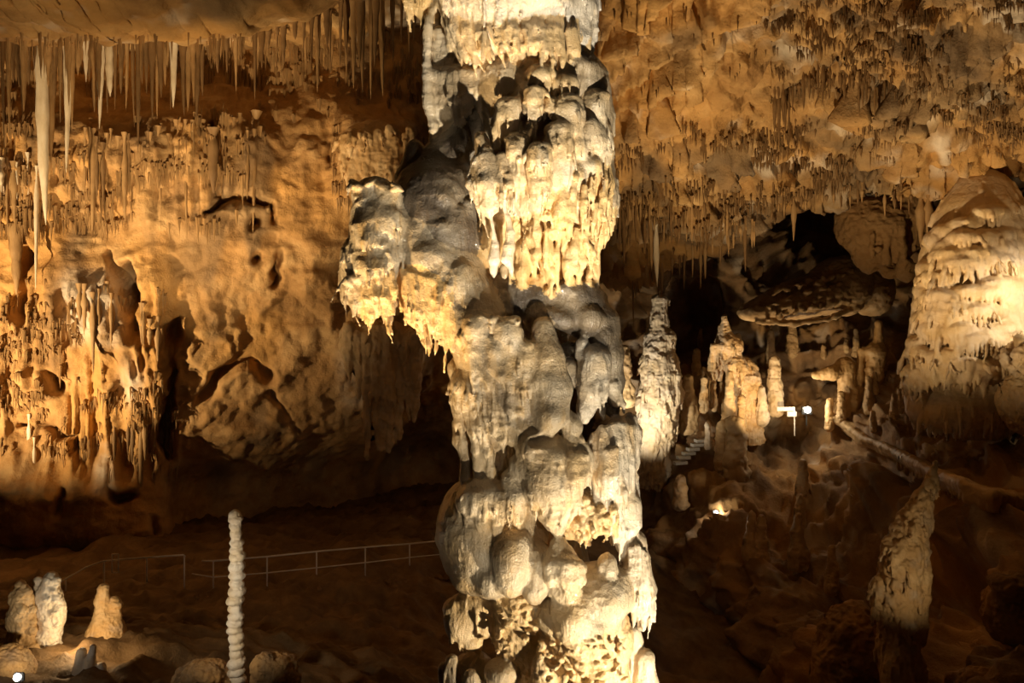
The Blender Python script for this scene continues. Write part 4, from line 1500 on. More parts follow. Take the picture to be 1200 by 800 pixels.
def stuff_drips(name, label, spots, mat):
    """tiny drips too many to count, one object"""
    V, F = [], []
    for (u, v, L, r) in spots:
        p, up = hit_n(u, v)
        if up > .1:
            continue
        k = p.y / FPX
        n0 = len(V)
        for a in range(4):
            V.append((p.x + math.cos(a * 1.57) * r * k, p.y - .1 + math.sin(a * 1.57) * r * k, p.z + .12))
        V.append((p.x, p.y - .1, p.z - L * k))
        V.append((p.x, p.y + .1, p.z + .12 + L * k * .35))
        F += [(n0 + a, n0 + 4, n0 + (a + 1) % 4) for a in range(4)]
        F += [(n0 + a, n0 + (a + 1) % 4, n0 + 5) for a in range(4)]
    me = bpy.data.meshes.new(name)
    me.from_pydata(V, [], F)
    o = link(name, me, mat)
    tag(o, label, 'stalactites', kind='stuff')


_r = random.Random(31)
def patchy(n, u0, u1, v0, v1, seed, thr, Lr, rr, cond=None):
    """drips gathered in clumps along the rock's ledges"""
    q = np.random.RandomState(seed)
    u, v = q.uniform(u0, u1, n), q.uniform(v0, v1, n)
    P = np.stack([u, v * 2.2 + u * .5, u * 0], -1)
    m = fbm(P, 1 / 60., 3, seed) + .6 * noise(P, 1 / 14., seed + 2) > thr
    out = []
    for a, b in zip(u[m], v[m]):
        if cond is None or cond(a, b):
            out.append((a, b, q.uniform(*Lr) * (1 if q.rand() < .85 else 1.8), q.uniform(*rr)))
    return out


sp = patchy(5200, 890, 1240, -15, 175, 3, .12, (2.5, 8), (.9, 1.8), lambda u, v: v < 95 + (u - 900) * .28)
sp += patchy(4200, 695, 1060, 150, 300, 5, .1, (3, 11), (.8, 1.7), lambda u, v: v < rim_v(u) - 8)
sp += patchy(900, 700, 1200, 0, 235, 7, .3, (2, 6), (.8, 1.5))
stuff_drips('ceiling_drips', 'countless tiny dark drips studding the right ceiling', sp, M['tite_dark'])
sp = []
sp += patchy(2600, -10, 320, 120, 270, 11, .1, (5, 20), (1.0, 2.2))
sp += patchy(2400, -10, 210, 330, 560, 13, .1, (4, 12), (.9, 1.8))
sp += patchy(800, 390, 500, 110, 240, 15, .1, (4, 14), (1.0, 2.0))
sp += patchy(2600, -10, 500, 40, 140, 17, -.15, (8, 34), (1.2, 2.6))
stuff_drips('wall_drips', 'countless small ochre drips covering the left wall', sp, M['tite'])


# ------------------------------------------------------------------ solid formations
def formation(name, label, cat, D, box, h, fn, mat, group=None, rough=1.0, rib=0.0, tint=None, depth=None, part=None, seed=0, ribs=0, drip=0):
    """box = (u0, u1, v0, v1) in pixels; fn(S) adds the primitives; depth = half extent along the view"""
    u0, u1, v0, v1 = box
    dd = depth or max((u1 - u0) * .7, 20)
    S = Solid(D, u0, u1, v0, v1, -dd, dd, h)
    S.part(part or name)
    fn(S)
    if ribs or drip:
        enrich(S, ribs, drip, seed, (h * 6, h * 22), (h * .9, h * 1.7), (h * 4, h * 10), (h * .9, h * 1.7))
    v, q, lab = S.mesh()
    v = lapl(v, q, 1, .4)
    n = vnormals(v, q)
    d = rough * (h * 1.1 * fbm(v, 1 / (h * 9), 3, seed) + h * .7 * (.4 - np.abs(noise(v, 1 / (h * 3.2), seed + 3))))
    if rib:
        d = d + rib * h * ridge(v, (1 / (h * 5), 1 / (h * 5), 1 / (h * 40)), 2, seed + 5) * np.clip(.7 - n[:, 2], 0, 1)
    v = v + n * d[:, None]
    n = vnormals(v, q)
    nz = fbm(v, 1 / (h * 14), 3, seed + 9)
    t = {'ochre': .3 + .5 * nz, 'grey': .15 + .6 * fbm(v, 1 / (h * 20), 3, seed + 12), 'pale': np.zeros(len(v))}
    if tint:
        for k, a in tint.items():
            t[k] = a + .4 * nz
    lowest = v[np.argmin(v[:, 2])]
    base = np.array((float(np.mean(v[:, 0])) * S.s, D, float(lowest[2]) * S.s))
    if len(S.names) == 1:
        q = lighten(v, n, q, h * 5)
        used, inv = np.unique(q.ravel(), return_inverse=True)
        me = mesh_np(name, S.world(v)[used] - base, inv.reshape(-1, 3))
        for k, a in t.items():
            attr(me, k, np.clip(a[used], 0, 1))
        me.normals_split_custom_set_from_vertices(n[used].tolist())
        o = link(name, me, mat)
        o.location = base
        return tag(o, label, cat, group)
    o = empty(name, base, label, cat, group)
    build_parts(S, v, q, lab, n, t, mat, o, origin=base)
    return o


RF = random.Random(13)


def lumps(S, pts, n, r, k=2, spread=.8):
    """knobbly skin along a chain of (u, v, d, r)"""
    for i in range(n):
        j = RF.randrange(len(pts) - 1)
        f = RF.random()
        a, b = pts[j], pts[j + 1]
        u, v, d, R = [a[m] + (b[m] - a[m]) * f for m in range(4)]
        an = RF.uniform(0, 6.28)
        q = r * RF.uniform(.6, 1.3)
        S.e(u + math.cos(an) * R * spread, v, d - abs(math.sin(an)) * R * spread, q, q * RF.uniform(.6, 1.2), q, k)


def f_slender(S):
    v = 605
    x = 277
    while v < 905:
        st = RF.uniform(7, 12)
        r = np.interp(v, [600, 640, 800, 900], [8.2, 9.2, 10.8, 13]) * RF.uniform(.78, 1.14)
        S.e(x + RF.uniform(-1, 1) + math.sin(v * .05) * 1.0, v + st * .4, 0, r, st * .62, r, 1.3, rot=RF.uniform(-14, 14))
        v += st
    S.c([(277, 610, 0, 5.5), (277, 905, 0, 7.5)], 2)
    S.e(275, 603, 0, 6.5, 6, 6.5, 2)
    S.c([(277, 870, 0, 10), (277, 910, 0, 20)], 6)


formation('stalagmite', 'tall slender pale stalagmite of stacked rings, standing before the railing', 'stalagmite', 15.0, (250, 305, 590, 905), .9, f_slender, M['flow'], rough=1.2, tint={'pale': .4, 'ochre': .2, 'grey': .2}, depth=28)


def f_white(S):
    ch = [(60, 678, 0, 9), (56, 700, 0, 14), (60, 722, 0, 15), (56, 745, 0, 14), (56, 790, 0, 18)]
    S.c(ch, 4)
    S.c([(44, 682, 4, 6), (44, 705, 2, 9), (46, 730, 0, 9)], 3)
    S.e(70, 712, -4, 6, 12, 8, 3)
    S.e(52, 748, -8, 15, 8, 12, 3)
    lumps(S, ch[:4], 26, 4, 2, .85)


formation('stalagmite', 'bulbous white stalagmite at lower left, taller right one of the pair', 'stalagmite', 16.5, (22, 92, 660, 792), 1.0, f_white, M['flow'], rough=1.9, tint={'pale': .5, 'ochre': -.1, 'grey': .25}, rib=.9, seed=2)


def f_tan(S):
    ch = [(25, 684, 0, 5), (25, 700, 0, 12), (26, 725, 0, 15), (26, 750, 0, 15), (28, 800, 0, 20)]
    S.c(ch, 4)
    S.e(20, 758, -6, 12, 14, 14, 4)
    S.e(34, 762, -8, 12, 10, 12, 4)
    lumps(S, ch[:4], 30, 4.5, 2, .85)


formation('stalagmite', 'knobbly tan stalagmite at lower left, shorter left one of the pair', 'stalagmite', 16.2, (-8, 62, 672, 805), 1.0, f_tan, M['flow'], rough=1.9, tint={'ochre': .45, 'grey': .35}, rib=.9, seed=3)


def f_candle(S):
    S.part('candle')
    S.c([(121, 690, 0, 6.5), (120, 703, 0, 8), (122, 712, 0, 8), (121, 728, 0, 11)], 3)
    S.e(121, 720, 0, 10, 5, 10, 3)
    S.part('side_stub')
    S.c([(135, 704, 4, 6), (136, 720, 3, 6), (135, 732, 0, 9)], 3)
    S.e(136, 708, 2, 8, 5, 7, 2)
    S.part('skirt')
    S.c([(123, 730, 0, 14), (124, 745, 0, 22), (124, 775, 0, 40)], 6)


formation('candle_stalagmite', 'glowing golden candle-shaped stalagmite with a side stub on the hillock', 'stalagmite', 17.2, (75, 172, 678, 780), 1.0, f_candle, M['flow'], rough=1.7, rib=.8, part='candle', tint={'ochre': .5, 'grey': .0, 'pale': -.1}, depth=48, seed=4)


def f_rock(cx, cy, rx, ry, seed):
    def g(S):
        rr = random.Random(seed)
        S.e(cx, cy, 0, rx, ry, rx * .9, 4)
        for i in range(9):
            S.e(cx + rr.uniform(-.6, .6) * rx, cy + rr.uniform(-.6, .5) * ry, rr.uniform(-.6, .3) * rx, rx * rr.uniform(.3, .6), ry * rr.uniform(.3, .6), rx * .5, 3, rot=rr.uniform(-40, 40))
    return g


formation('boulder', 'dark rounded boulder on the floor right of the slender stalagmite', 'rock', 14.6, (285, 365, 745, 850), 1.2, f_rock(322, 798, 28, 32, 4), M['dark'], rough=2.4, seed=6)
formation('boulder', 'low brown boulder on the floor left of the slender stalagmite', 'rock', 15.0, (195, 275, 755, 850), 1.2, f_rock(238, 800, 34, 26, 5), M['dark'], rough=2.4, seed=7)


def f_spike(S):
    S.c([(109, 758, 0, 3.5), (106, 775, 0, 5.5), (103, 795, 0, 8), (102, 820, 0, 14)], 3)
    S.c([(96, 765, 4, 6), (94, 790, 2, 10)], 3)
    S.c([(118, 782, 2, 6), (118, 810, 2, 9)], 3)


formation('stalagmite', 'small broken whitish stalagmite at the bottom left below the pair', 'stalagmite', 15.2, (72, 142, 748, 825), .9, f_spike, M['flow'], tint={'pale': .35, 'grey': .1}, seed=8)
formation('boulder', 'grey boulder below the tan stalagmite in the bottom left corner', 'rock', 15.0, (-30, 50, 735, 850), 1.2, f_rock(8, 795, 34, 38, 6), M['dark'], rough=2.4, seed=9)


# ---- lit stalagmite right of the central formation
def f_lit(S):
    ch = [(773, 352, 0, 8), (772, 375, 0, 9), (771, 400, 0, 15), (773, 430, 0, 21), (774, 460, 0, 24), (770, 495, 0, 22), (762, 530, 0, 20), (764, 546, 4, 22)]
    S.part('cap')
    S.e(773, 350, 0, 8.5, 5, 8, 2)
    S.c(ch[:3], 4)
    S.part('trunk')
    S.c(ch[2:], 5)
    S.e(763, 402, -6, 7, 8, 8, 2)
    S.e(783, 396, -4, 9, 11, 9, 2)
    lumps(S, ch[2:6], 60, 4, 1.5, .9)
    S.c([(751, 500, -8, 7), (750, 540, -8, 9)], 3)
    S.c([(765, 508, -14, 9), (764, 545, -12, 10)], 3)
    S.e(749, 472, -8, 4.5, 6, 5, 2)
    S.e(760, 478, -14, 10, 7, 8, 3)
    for i in range(12):
        u = RF.uniform(756, 796)
        S.c([(u, 440 + RF.uniform(-10, 10), -16, 2.6), (u, 475 + RF.uniform(-10, 15), -18, 2)], 2)


formation('stalagmite', 'brightly lit knobbly stalagmite just right of the central formation', 'stalagmite', 45.0, (735, 810, 335, 575), 1.1, f_lit, M['flow'], rough=1.8, rib=1.0, part='cap', tint={'pale': .3, 'ochre': .1, 'grey': .05}, depth=40, seed=11, ribs=160, drip=80)


def f_tiers(S):
    S.part('crown')
    S.c([(849, 372, 0, 3), (849, 385, 0, 6), (850, 398, 0, 12)], 3)
    S.part('upper_dome')
    S.e(855, 405, -3, 15, 13, 14, 4)
    S.c([(845, 415, 0, 12), (838, 432, 0, 8)], 4)
    for u in range(834, 870, 4):
        S.c([(u, 405, -12, 2.4), (u, 425 + RF.uniform(-4, 5), -12, 1.5)], 2)
    S.part('lower_dome')
    S.e(862, 426, -8, 12, 11, 12, 3)
    for u in range(852, 876, 3):
        S.c([(u, 428, -18, 2), (u, 441 + RF.uniform(-3, 4), -18, 1.2)], 1.5)
    S.part('curtain')
    S.e(872, 448, 6, 18, 30, 14, 5)
    for u in range(864, 890, 4):
        S.c([(u, 442, -8, 2.6), (u, 462 + RF.uniform(-4, 6), -9, 1.8)], 1.5)
    S.c([(872, 470, 8, 18), (872, 520, 8, 22)], 6)


formation('tiered_stalagmite', 'golden tiered stalagmite with domes and a fluted curtain in the back chamber', 'stalagmite', 46.0, (820, 905, 365, 520), .9, f_tiers, M['flow'], rough=1.8, rib=1.2, part='crown', tint={'ochre': .45, 'pale': .1, 'grey': .0}, depth=36, seed=12, ribs=120, drip=60)


def stack(cx, top, bot, r0, r1, seed, lean=0.0):
    def g(S):
        rr = random.Random(seed)
        v = top + r0
        while v < bot:
            f = (v - top) / (bot - top)
            r = r0 + (r1 - r0) * f
            st = r * rr.uniform(.7, 1.2)
            S.e(cx + lean * f + rr.uniform(-.1, .1) * r, v, 0, r * rr.uniform(.85, 1.15), st * .9, r, 2)
            v += st
        S.c([(cx, top + r0, 0, r0 * .8), (cx + lean, bot, 0, r1 * .9)], 2)
    return g


for (cx, t, b, r0, r1, D, lean, lab, tn) in [
        (908, 418, 480, 5, 10, 46, 0, 'squat stacked stalagmite right of the golden tiered one', {'ochre': .3, 'pale': .2}),
        (893, 452, 492, 3.5, 8, 45.5, 0, 'small cream stalagmite directly right of the fluted curtain', {'ochre': .3, 'pale': .3}),
        (855, 434, 530, 3, 11, 44.5, -1, 'slender brown stalagmite on the mound in front of the tiered one', {'ochre': .4, 'grey': .15}),
        (846, 492, 545, 4, 10, 44, 0, 'stubby brown stalagmite leaning on the mound, left of the slender one', {'ochre': .4, 'grey': .2}),
        (862, 486, 560, 8, 16, 43.5, 4, 'thick blocky brown stalagmite at the heart of the mound', {'ochre': .35, 'grey': .25}),
        (825, 442, 480, 2.6, 5, 45.5, 0, 'thin stalagmite between the lit stalagmite and the mound, taller of two', {'ochre': .3}),
        (836, 446, 478, 2.2, 4, 46, 0, 'thin stalagmite between the lit stalagmite and the mound, shorter of two', {'ochre': .3}),
        (807, 438, 500, 4, 13, 45.8, 4, 'dim brown stalagmite right behind the lit stalagmite', {'ochre': .3, 'grey': .3}),
        (829, 494, 524, 2.2, 3.5, 44.5, 0, 'tiny cream stalagmite beside the concrete steps', {'pale': .4}),
        (869, 462, 500, 3, 6, 44.8, 0, 'small stalagmite right of the slender brown one on the mound', {'ochre': .35}),
        (797, 556, 590, 5, 9, 42.5, 0, 'squat golden stalagmite below the concrete steps', {'ochre': .45, 'pale': .1}),
        (941, 538, 580, 3, 9, 42, 0, 'small brown stalagmite on the dark slope under the white board', {'ochre': .4, 'grey': .3}),
        (937, 578, 620, 3, 8, 40, 0, 'small brown stalagmite low on the dark slope, below another', {'ochre': .4, 'grey': .3}),
        (881, 598, 650, 3, 12, 37.5, 3, 'brown stalagmite on the rim of the dark pit, left of two', {'ochre': .35, 'grey': .1}),
        (892, 602, 660, 3, 10, 37.2, 4, 'brown stalagmite on the rim of the dark pit, right of two', {'ochre': .35, 'grey': .1}),
        (935, 600, 660, 3, 13, 36.5, 0, 'dim cone-shaped stalagmite on the pit wall right of the rim', {'ochre': .35, 'grey': .3}),
        (975, 638, 690, 3, 9, 34, 2, 'dim pointed stalagmite on the pit wall, left of the leaning one', {'ochre': .35, 'grey': .3}),
        (972, 466, 500, 3.5, 6, 44.5, 0, 'small dark column left of the rock columns by the white board', {'ochre': .4}),
        (732, 405, 470, 4, 12, 44, 2, 'dim tan stalagmite half hidden between central formation and lit stalagmite', {'ochre': .3, 'grey': .2})]:
    w = max(r1 * 1.6, 10) + abs(lean)
    formation('stalagmite', lab, 'stalagmite', D, (cx - w, cx + w, t - 4, b + 8), max(.7, r1 / 9), stack(cx, t, b, r0, r1, int(cx * 3 + t)), M['flow'], rough=2.0, rib=1.0, tint=tn, seed=int(cx) % 40)


rc = random.Random(55)
for i in range(26):
    cx = rc.choice([rc.uniform(800, 1000), rc.uniform(815, 905), rc.uniform(980, 1060)])
    p = hit(cx, rc.uniform(455, 500) if i % 3 else rc.uniform(395, 440))
    if p.y < 30:
        continue
    b = HOR - p.z / p.y * FPX + 4
    D = p.y - .3
    hgt = rc.uniform(14, 42)
    r1 = hgt * rc.uniform(.12, .22)
    formation('stalagmite', 'little brown stalagmite among the crowd in the back chamber', 'stalagmite', D, (cx - 14, cx + 14, b - hgt - 4, b + 8), .8, stack(cx, b - hgt, b, r1 * .4, r1, i + 100), M['flow'], 'crowd of little back chamber stalagmites', rough=1.8, rib=.8, tint={'ochre': .45, 'grey': .3}, seed=i)


def f_twin(S):
    S.part('upper_column')
    stack(1030, 375, 412, 4, 6, 3, -2)(S)
    S.part('lower_column')
    S.c([(1026, 412, 0, 12), (1024, 440, 0, 10), (1020, 490, 0, 12)], 4)
    S.e(1026, 412, -2, 13, 7, 12, 3)
    lumps(S, [(1026, 412, 0, 12), (1024, 440, 0, 10), (1020, 480, 0, 11)], 20, 3, 1.5)
    S.part('left_column')
    S.c([(1010, 412, 0, 4), (1006, 440, 0, 5), (1004, 490, 0, 6)], 3)
    S.c([(1008, 411, 0, 3), (1018, 410, 0, 3)], 2)
    S.part('rock_shelf')
    S.c([(955, 440, -4, 5), (975, 437, -6, 8), (992, 430, 0, 9)], 4)
    S.c([(990, 428, 0, 10), (995, 470, 0, 12), (990, 490, 0, 14)], 4)


formation('joined_stalagmites', 'joined stalagmite columns with a lit shelf, left of the terraced mound', 'stalagmite', 45.0, (940, 1050, 366, 495), 1.2, f_twin, M['flow'], rough=1.2, rib=.4, part='upper_column', tint={'ochre': .5, 'grey': .15}, depth=40, seed=15)


# ---- tilted rock ledge crusted with popcorn, back chamber
def f_ledge(S):
    S.part('slab')
    S.e(955, 345, 0, 72, 24, 50, 6, rot=14)
    S.e(985, 335, -4, 40, 34, 46, 6, rot=20)
    S.e(905, 362, 0, 40, 14, 40, 6, rot=8)
    S.e(1020, 340, 0, 24, 30, 40, 6)
    S.part('popcorn_crust')
    for i in range(110):
        u = RF.uniform(900, 1010)
        v = 352 - (u - 900) * .22 + RF.uniform(-14, 22)
        S.e(u, v, arc(u, 955, 90, 48, 0) + RF.uniform(-2, 3), RF.uniform(2, 6), RF.uniform(1.5, 3.5), 4, 1.5, rot=RF.uniform(0, 50))
    S.c([(888, 376, -26, 3), (930, 379, -36, 3.5), (970, 374, -38, 3), (1010, 358, -36, 3)], 3)


formation('rock_ledge', 'tilted rock ledge crusted with cave popcorn in the back chamber', 'rock', 44.0, (860, 1055, 295, 400), 1.4, f_ledge, M['flow'], rough=1.5, part='slab', tint={'ochre': .4, 'grey': .35}, depth=70, seed=16)


def f_overhang(S):
    S.e(1035, 270, 0, 44, 40, 40, 8)
    S.e(1062, 250, 0, 30, 40, 30, 8)
    S.e(1005, 262, 4, 24, 34, 30, 8)
    S.e(1020, 298, -4, 18, 22, 20, 6, rot=30)
    S.c([(1040, 318, -10, 8), (1085, 316, -10, 7)], 4)
    S.c([(1050, 268, -30, 10), (1062, 320, -20, 8)], 4)
    S.e(1067, 280, -34, 8, 26, 18, 4, sub=True)
    for i in range(14):
        u = RF.uniform(1020, 1058)
        S.c([(u, 262 + RF.uniform(0, 30), -34, 3), (u, 300 + RF.uniform(-10, 12), -28, 1.6)], 2)


formation('hanging_rock', 'dull brown rock bulging from under the ceiling rim, left of the mound', 'rock', 38.0, (970, 1105, 205, 335), 1.5, f_overhang, M['dark'], rough=2.4, rib=.8, tint={'ochre': .35, 'grey': .2}, depth=60, seed=17)


# ---- terraced flowstone mound on the right
def f_mound(S):
    rr = random.Random(41)
    tn = [0]
    S.part('body')
    S.c([(1152, 232, 6, 34), (1150, 265, 4, 52), (1150, 310, 2, 62), (1146, 370, 0, 68), (1142, 425, 0, 68), (1146, 455, 0, 60)], 10)
    S.e(1100, 330, 0, 16, 60, 40, 8)
    S.e(1086, 410, 0, 14, 46, 36, 8)

    def surf(v):
        return float(np.interp(v, [250, 290, 330, 380, 430, 455], [48, 62, 70, 76, 78, 70]))
    v, row = 258, 0
    while v < 452:
        th = -1.5 + rr.uniform(0, .3)
        while th < 1.75:
            R = surf(v) * rr.uniform(.97, 1.05)
            half = rr.uniform(.20, .40)
            tn[0] += 1
            S.part('terrace#%d' % tn[0])
            vv = v + rr.uniform(-9, 9) - th * 9
            for k in range(7):
                a = th + half * (k / 3.0 - 1) * .95
                bulge = math.cos((k / 3.0 - 1) * 1.35)
                u = 1148 + math.sin(a) * R
                d = 2 - math.cos(a) * (R + 7 * bulge)
                S.e(u, vv - 4 * bulge + 3, d + 5, 8.5, 7.5, 9, 4)
            nf = max(4, int(half * 2 * R / 5.0))
            for k in range(nf):
                f = (k + .5) / nf * 2 - 1
                a = th + half * f
                bulge = math.cos(f * 1.35)
                u = 1148 + math.sin(a) * (R + 1)
                d = 2 - math.cos(a) * (R + 8 * bulge)
                L = rr.uniform(11, 20)
                S.c([(u, vv - 4 * bulge, d - 1, 2.0), (u + .5, vv + L * .5, d - 1, 1.7), (u + 1, vv + L, d + 4, 1.2)], .8)
            th += half * 1.9
        v += rr.uniform(16, 21)
        row += 1
    S.part('smooth_base')
    S.e(1132, 468, -4, 66, 32, 62, 8)
    S.e(1110, 480, -14, 44, 22, 44, 8)


formation('flowstone_mound', 'big terraced flowstone mound with fluted shelves at the right edge', 'flowstone', 31.0, (1050, 1240, 200, 515), 1.5, f_mound, M['flow'], rough=.55, rib=.9, part='body', tint={'ochre': .22, 'grey': .1, 'pale': .12}, depth=100, seed=28, ribs=350, drip=150)


def f_urchin(S):
    S.e(1207, 418, 0, 28, 24, 28, 5)
    for i in range(40):
        a, b = RF.uniform(0, 6.28), RF.uniform(-.2, 1.3)
        S.e(1205 + math.cos(a) * 28 * math.cos(b), 418 + math.sin(a) * 24 * math.cos(b), -28 * math.sin(b), 4, 6, 4, 4)
    S.e(1210, 470, 6, 36, 40, 40, 8)


formation('boulder', 'bristly rounded flowstone boulder at the right edge beside the terraced mound', 'rock', 27.5, (1165, 1260, 380, 520), 1.4, f_urchin, M['flow'], rough=2.6, rib=1.2, tint={'grey': .45, 'pale': 0}, depth=60, seed=18)


# ---- draped ledge running down to the right edge
def f_draped(S):
    pts = []
    for (u, v, r) in [(975, 488, 5), (990, 497, 8), (1010, 512, 8), (1030, 520, 7), (1052, 530, 7), (1080, 545, 7), (1100, 556, 7), (1130, 568, 7), (1165, 580, 7), (1210, 588, 8), (1260, 596, 9)]:
        ys = [hit(u + a, v + b).y for a in (-6, 0, 6) for b in (-4, 6, 14)]
        pts.append((u, v, (min(ys) - 34.0) / .034 - 5, r))
    S.part('rim')
    S.c([(u, v, d, r * .6) for (u, v, d, r) in pts], 4)
    S.c([(u + 2, v + 3, d + 12, r * .8) for (u, v, d, r) in pts], 6)
    S.c([(u + 4, v + 5, d + 24, r * .9) for (u, v, d, r) in pts], 8)
    for j in range(4, len(pts) - 1):
        a, b = pts[j], pts[j + 1]
        for i in range(7):
            f = (i + .5) / 7
            u, v, d, r = [a[m] + (b[m] - a[m]) * f for m in range(4)]
            S.part('drape#%d' % (j * 7 + i))
            S.c([(u, v, d - 4, 3.2), (u + .5, v + 8 + RF.uniform(0, 8), d - 3, 2.6), (u + 1, v + 14 + RF.uniform(0, 8), d - 1, 1.6)], 2)
    S.part('fold')
    S.c([(pts[0][0], 489, pts[0][2] - 3, 6), (1000, 503, pts[1][2] - 3, 9), (1014, 518, pts[2][2] - 3, 5)], 4)


S_ledge = formation('draped_ledge', 'narrow pale ledge with a drapery fringe running down to the right edge', 'flowstone', 34.0, (955, 1270, 470, 640), 2.0, f_draped, M['flow'], rough=1.1, rib=.4, part='rim', tint={'ochre': .45, 'grey': .35}, depth=340, seed=19)


# ---- leaning stalagmite, lower right
def f_lean(S):
    ch = [(1097, 541, 0, 2.5), (1092, 560, 0, 5), (1081, 585, 0, 11), (1071, 610, 0, 17), (1062, 640, 0, 22), (1057, 665, 0, 23), (1053, 690, 0, 25), (1052, 715, 0, 24)]
    S.part('spire')
    S.c(ch[:5], 4)
    S.part('trunk')
    S.c(ch[4:], 5)
    lumps(S, ch[1:5], 60, 3, 2.5, .95)
    lumps(S, ch[4:], 70, 4.5, 3, .95)
    S.e(1050, 620, -3, 7, 9, 8, 4)
    S.e(1041, 640, -2, 8, 13, 9, 4)
    S.e(1030, 690, -6, 9, 14, 12, 4)
    S.c([(1030, 705, -8, 8), (1045, 718, -14, 8), (1062, 730, -12, 10), (1076, 745, -6, 8), (1072, 752, -4, 4)], 4)
    S.c([(1082, 650, -8, 8), (1080, 700, -10, 8), (1076, 735, -8, 9)], 4)
    S.e(1062, 662, -20, 12, 8, 8, 3)
    S.part('pedestal')
    S.c([(1050, 715, 10, 20), (1052, 760, 6, 22), (1062, 810, 0, 26)], 6)
    S.e(1058, 785, -12, 22, 34, 16, 5, rot=-14)
    S.e(1050, 738, -26, 15, 13, 18, 4, sub=True)


formation('leaning_stalagmite', 'leaning knobbly stalagmite tapering to a spire at lower right', 'stalagmite', 19.0, (1010, 1115, 532, 830), 1.3, f_lean, M['flow'], rough=1.9, rib=.8, part='spire', tint={'ochre': .42, 'grey': .35, 'pale': .0}, depth=48, seed=20, ribs=200, drip=60)
formation('boulder', 'cracked dark boulder left of the leaning stalagmite at the bottom', 'rock', 21.0, (940, 1060, 680, 860), 1.8, f_rock(1000, 775, 46, 70, 8), M['dark'], rough=2.6, seed=21)
formation('boulder', 'round brown boulder at the right edge below the draped ledge', 'rock', 19.0, (1130, 1260, 655, 800), 1.8, f_rock(1195, 715, 42, 44, 9), M['dark'], rough=2.4, seed=22)
formation('boulder', 'pale rock beside the bottom right edge', 'rock', 17.5, (1100, 1200, 760, 850), 1.6, f_rock(1150, 810, 30, 26, 10), M['dark'], rough=2.4, seed=23)


# ---- drapery panel on the wall left of the central formation
def f_panel(S):
    S.e(445, 400, 10, 46, 26, 24, 6)
    for i in range(24):
        u = RF.uniform(405, 495)
        a = 390 + RF.uniform(-8, 10)
        b = np.interp(u, [405, 430, 460, 495], [440, 520, 525, 450]) + RF.uniform(-25, 10)
        S.c([(u, a, RF.uniform(-10, 4), 7), (u + 1, (a + b) / 2, RF.uniform(-8, 4), 5.5), (u + RF.uniform(-3, 3), b, 2, 2)], 3)


formation('wall_drapery', 'grey-tan drapery hanging on the wall left of the central formation', 'flowstone', 35.5, (390, 510, 365, 540), 1.4, f_panel, M['flow'], rough=1.2, rib=.8, tint={'ochre': .3, 'grey': .25}, depth=40, seed=24, ribs=150, drip=40)


def f_boss(S):
    S.e(440, 185, 6, 40, 44, 26, 8)
    S.e(425, 165, -4, 22, 20, 20, 6)
    S.e(462, 200, -6, 22, 26, 20, 6)
    for i in range(30):
        u = RF.uniform(402, 484)
        a = RF.uniform(150, 195)
        S.c([(u, a, -16, 4), (u, a + RF.uniform(20, 45), -16, 2.2)], 2.5)


formation('wall_boss', 'lit fluted flowstone boss on the wall above the left lobe', 'flowstone', 35.0, (385, 500, 125, 255), 1.4, f_boss, M['flow'], rough=1.4, rib=.8, tint={'ochre': .4, 'grey': .1}, depth=46, seed=25, ribs=150, drip=60)


# ------------------------------------------------------------------ man-made things
def tube(pts, r, sides=8):
    V, F = [], []
    n = len(pts)
    for i, p in enumerate(pts):
        a = Vector(pts[max(i - 1, 0)])
        b = Vector(pts[min(i + 1, n - 1)])
        t = (b - a).normalized()
        s = t.cross(Vector((0, 0, 1)))
        if s.length < 1e-3:
            s = Vector((1, 0, 0))
        s.normalize()
        w = s.cross(t)
        for k in range(sides):
            an = 2 * math.pi * k / sides
            V.append(tuple(Vector(p) + s * math.cos(an) * r + w * math.sin(an) * r))
    for i in range(n - 1):
        for k in range(sides):
            k2 = (k + 1) % sides
            F.append((i * sides + k, i * sides + k2, (i + 1) * sides + k2, (i + 1) * sides + k))
    F.append(tuple(range(sides))[::-1])
    F.append(tuple((n - 1) * sides + k for k in range(sides)))
    return V, F


def pymesh(name, V, F, mat, parent=None, smooth=False):
    me = bpy.data.meshes.new(name)
    me.from_pydata([tuple(v) for v in V], [], F)
    if smooth:
        me.polygons.foreach_set('use_smooth', [True] * len(me.polygons))
    return link(name, me, mat, parent)


def boxmesh(name, c, sz, mat, parent=None, bev=.01, rz=0.0):
    import bmesh
    bm = bmesh.new()
    bmesh.ops.create_cube(bm, size=1)
    for v in bm.verts:
        v.co = Vector((v.co.x * sz[0], v.co.y * sz[1], v.co.z * sz[2]))
    if bev:
        bmesh.ops.bevel(bm, geom=bm.edges[:], offset=min(bev, min(sz) * .3), segments=1, affect='EDGES')
    ca, sa = math.cos(rz), math.sin(rz)
    for v in bm.verts:
        x, y = v.co.x, v.co.y
        v.co = Vector((x * ca - y * sa + c[0], x * sa + y * ca + c[1], v.co.z + c[2]))
    me = bpy.data.meshes.new(name)
    bm.to_mesh(me)
    bm.free()
    return link(name, me, mat, parent)


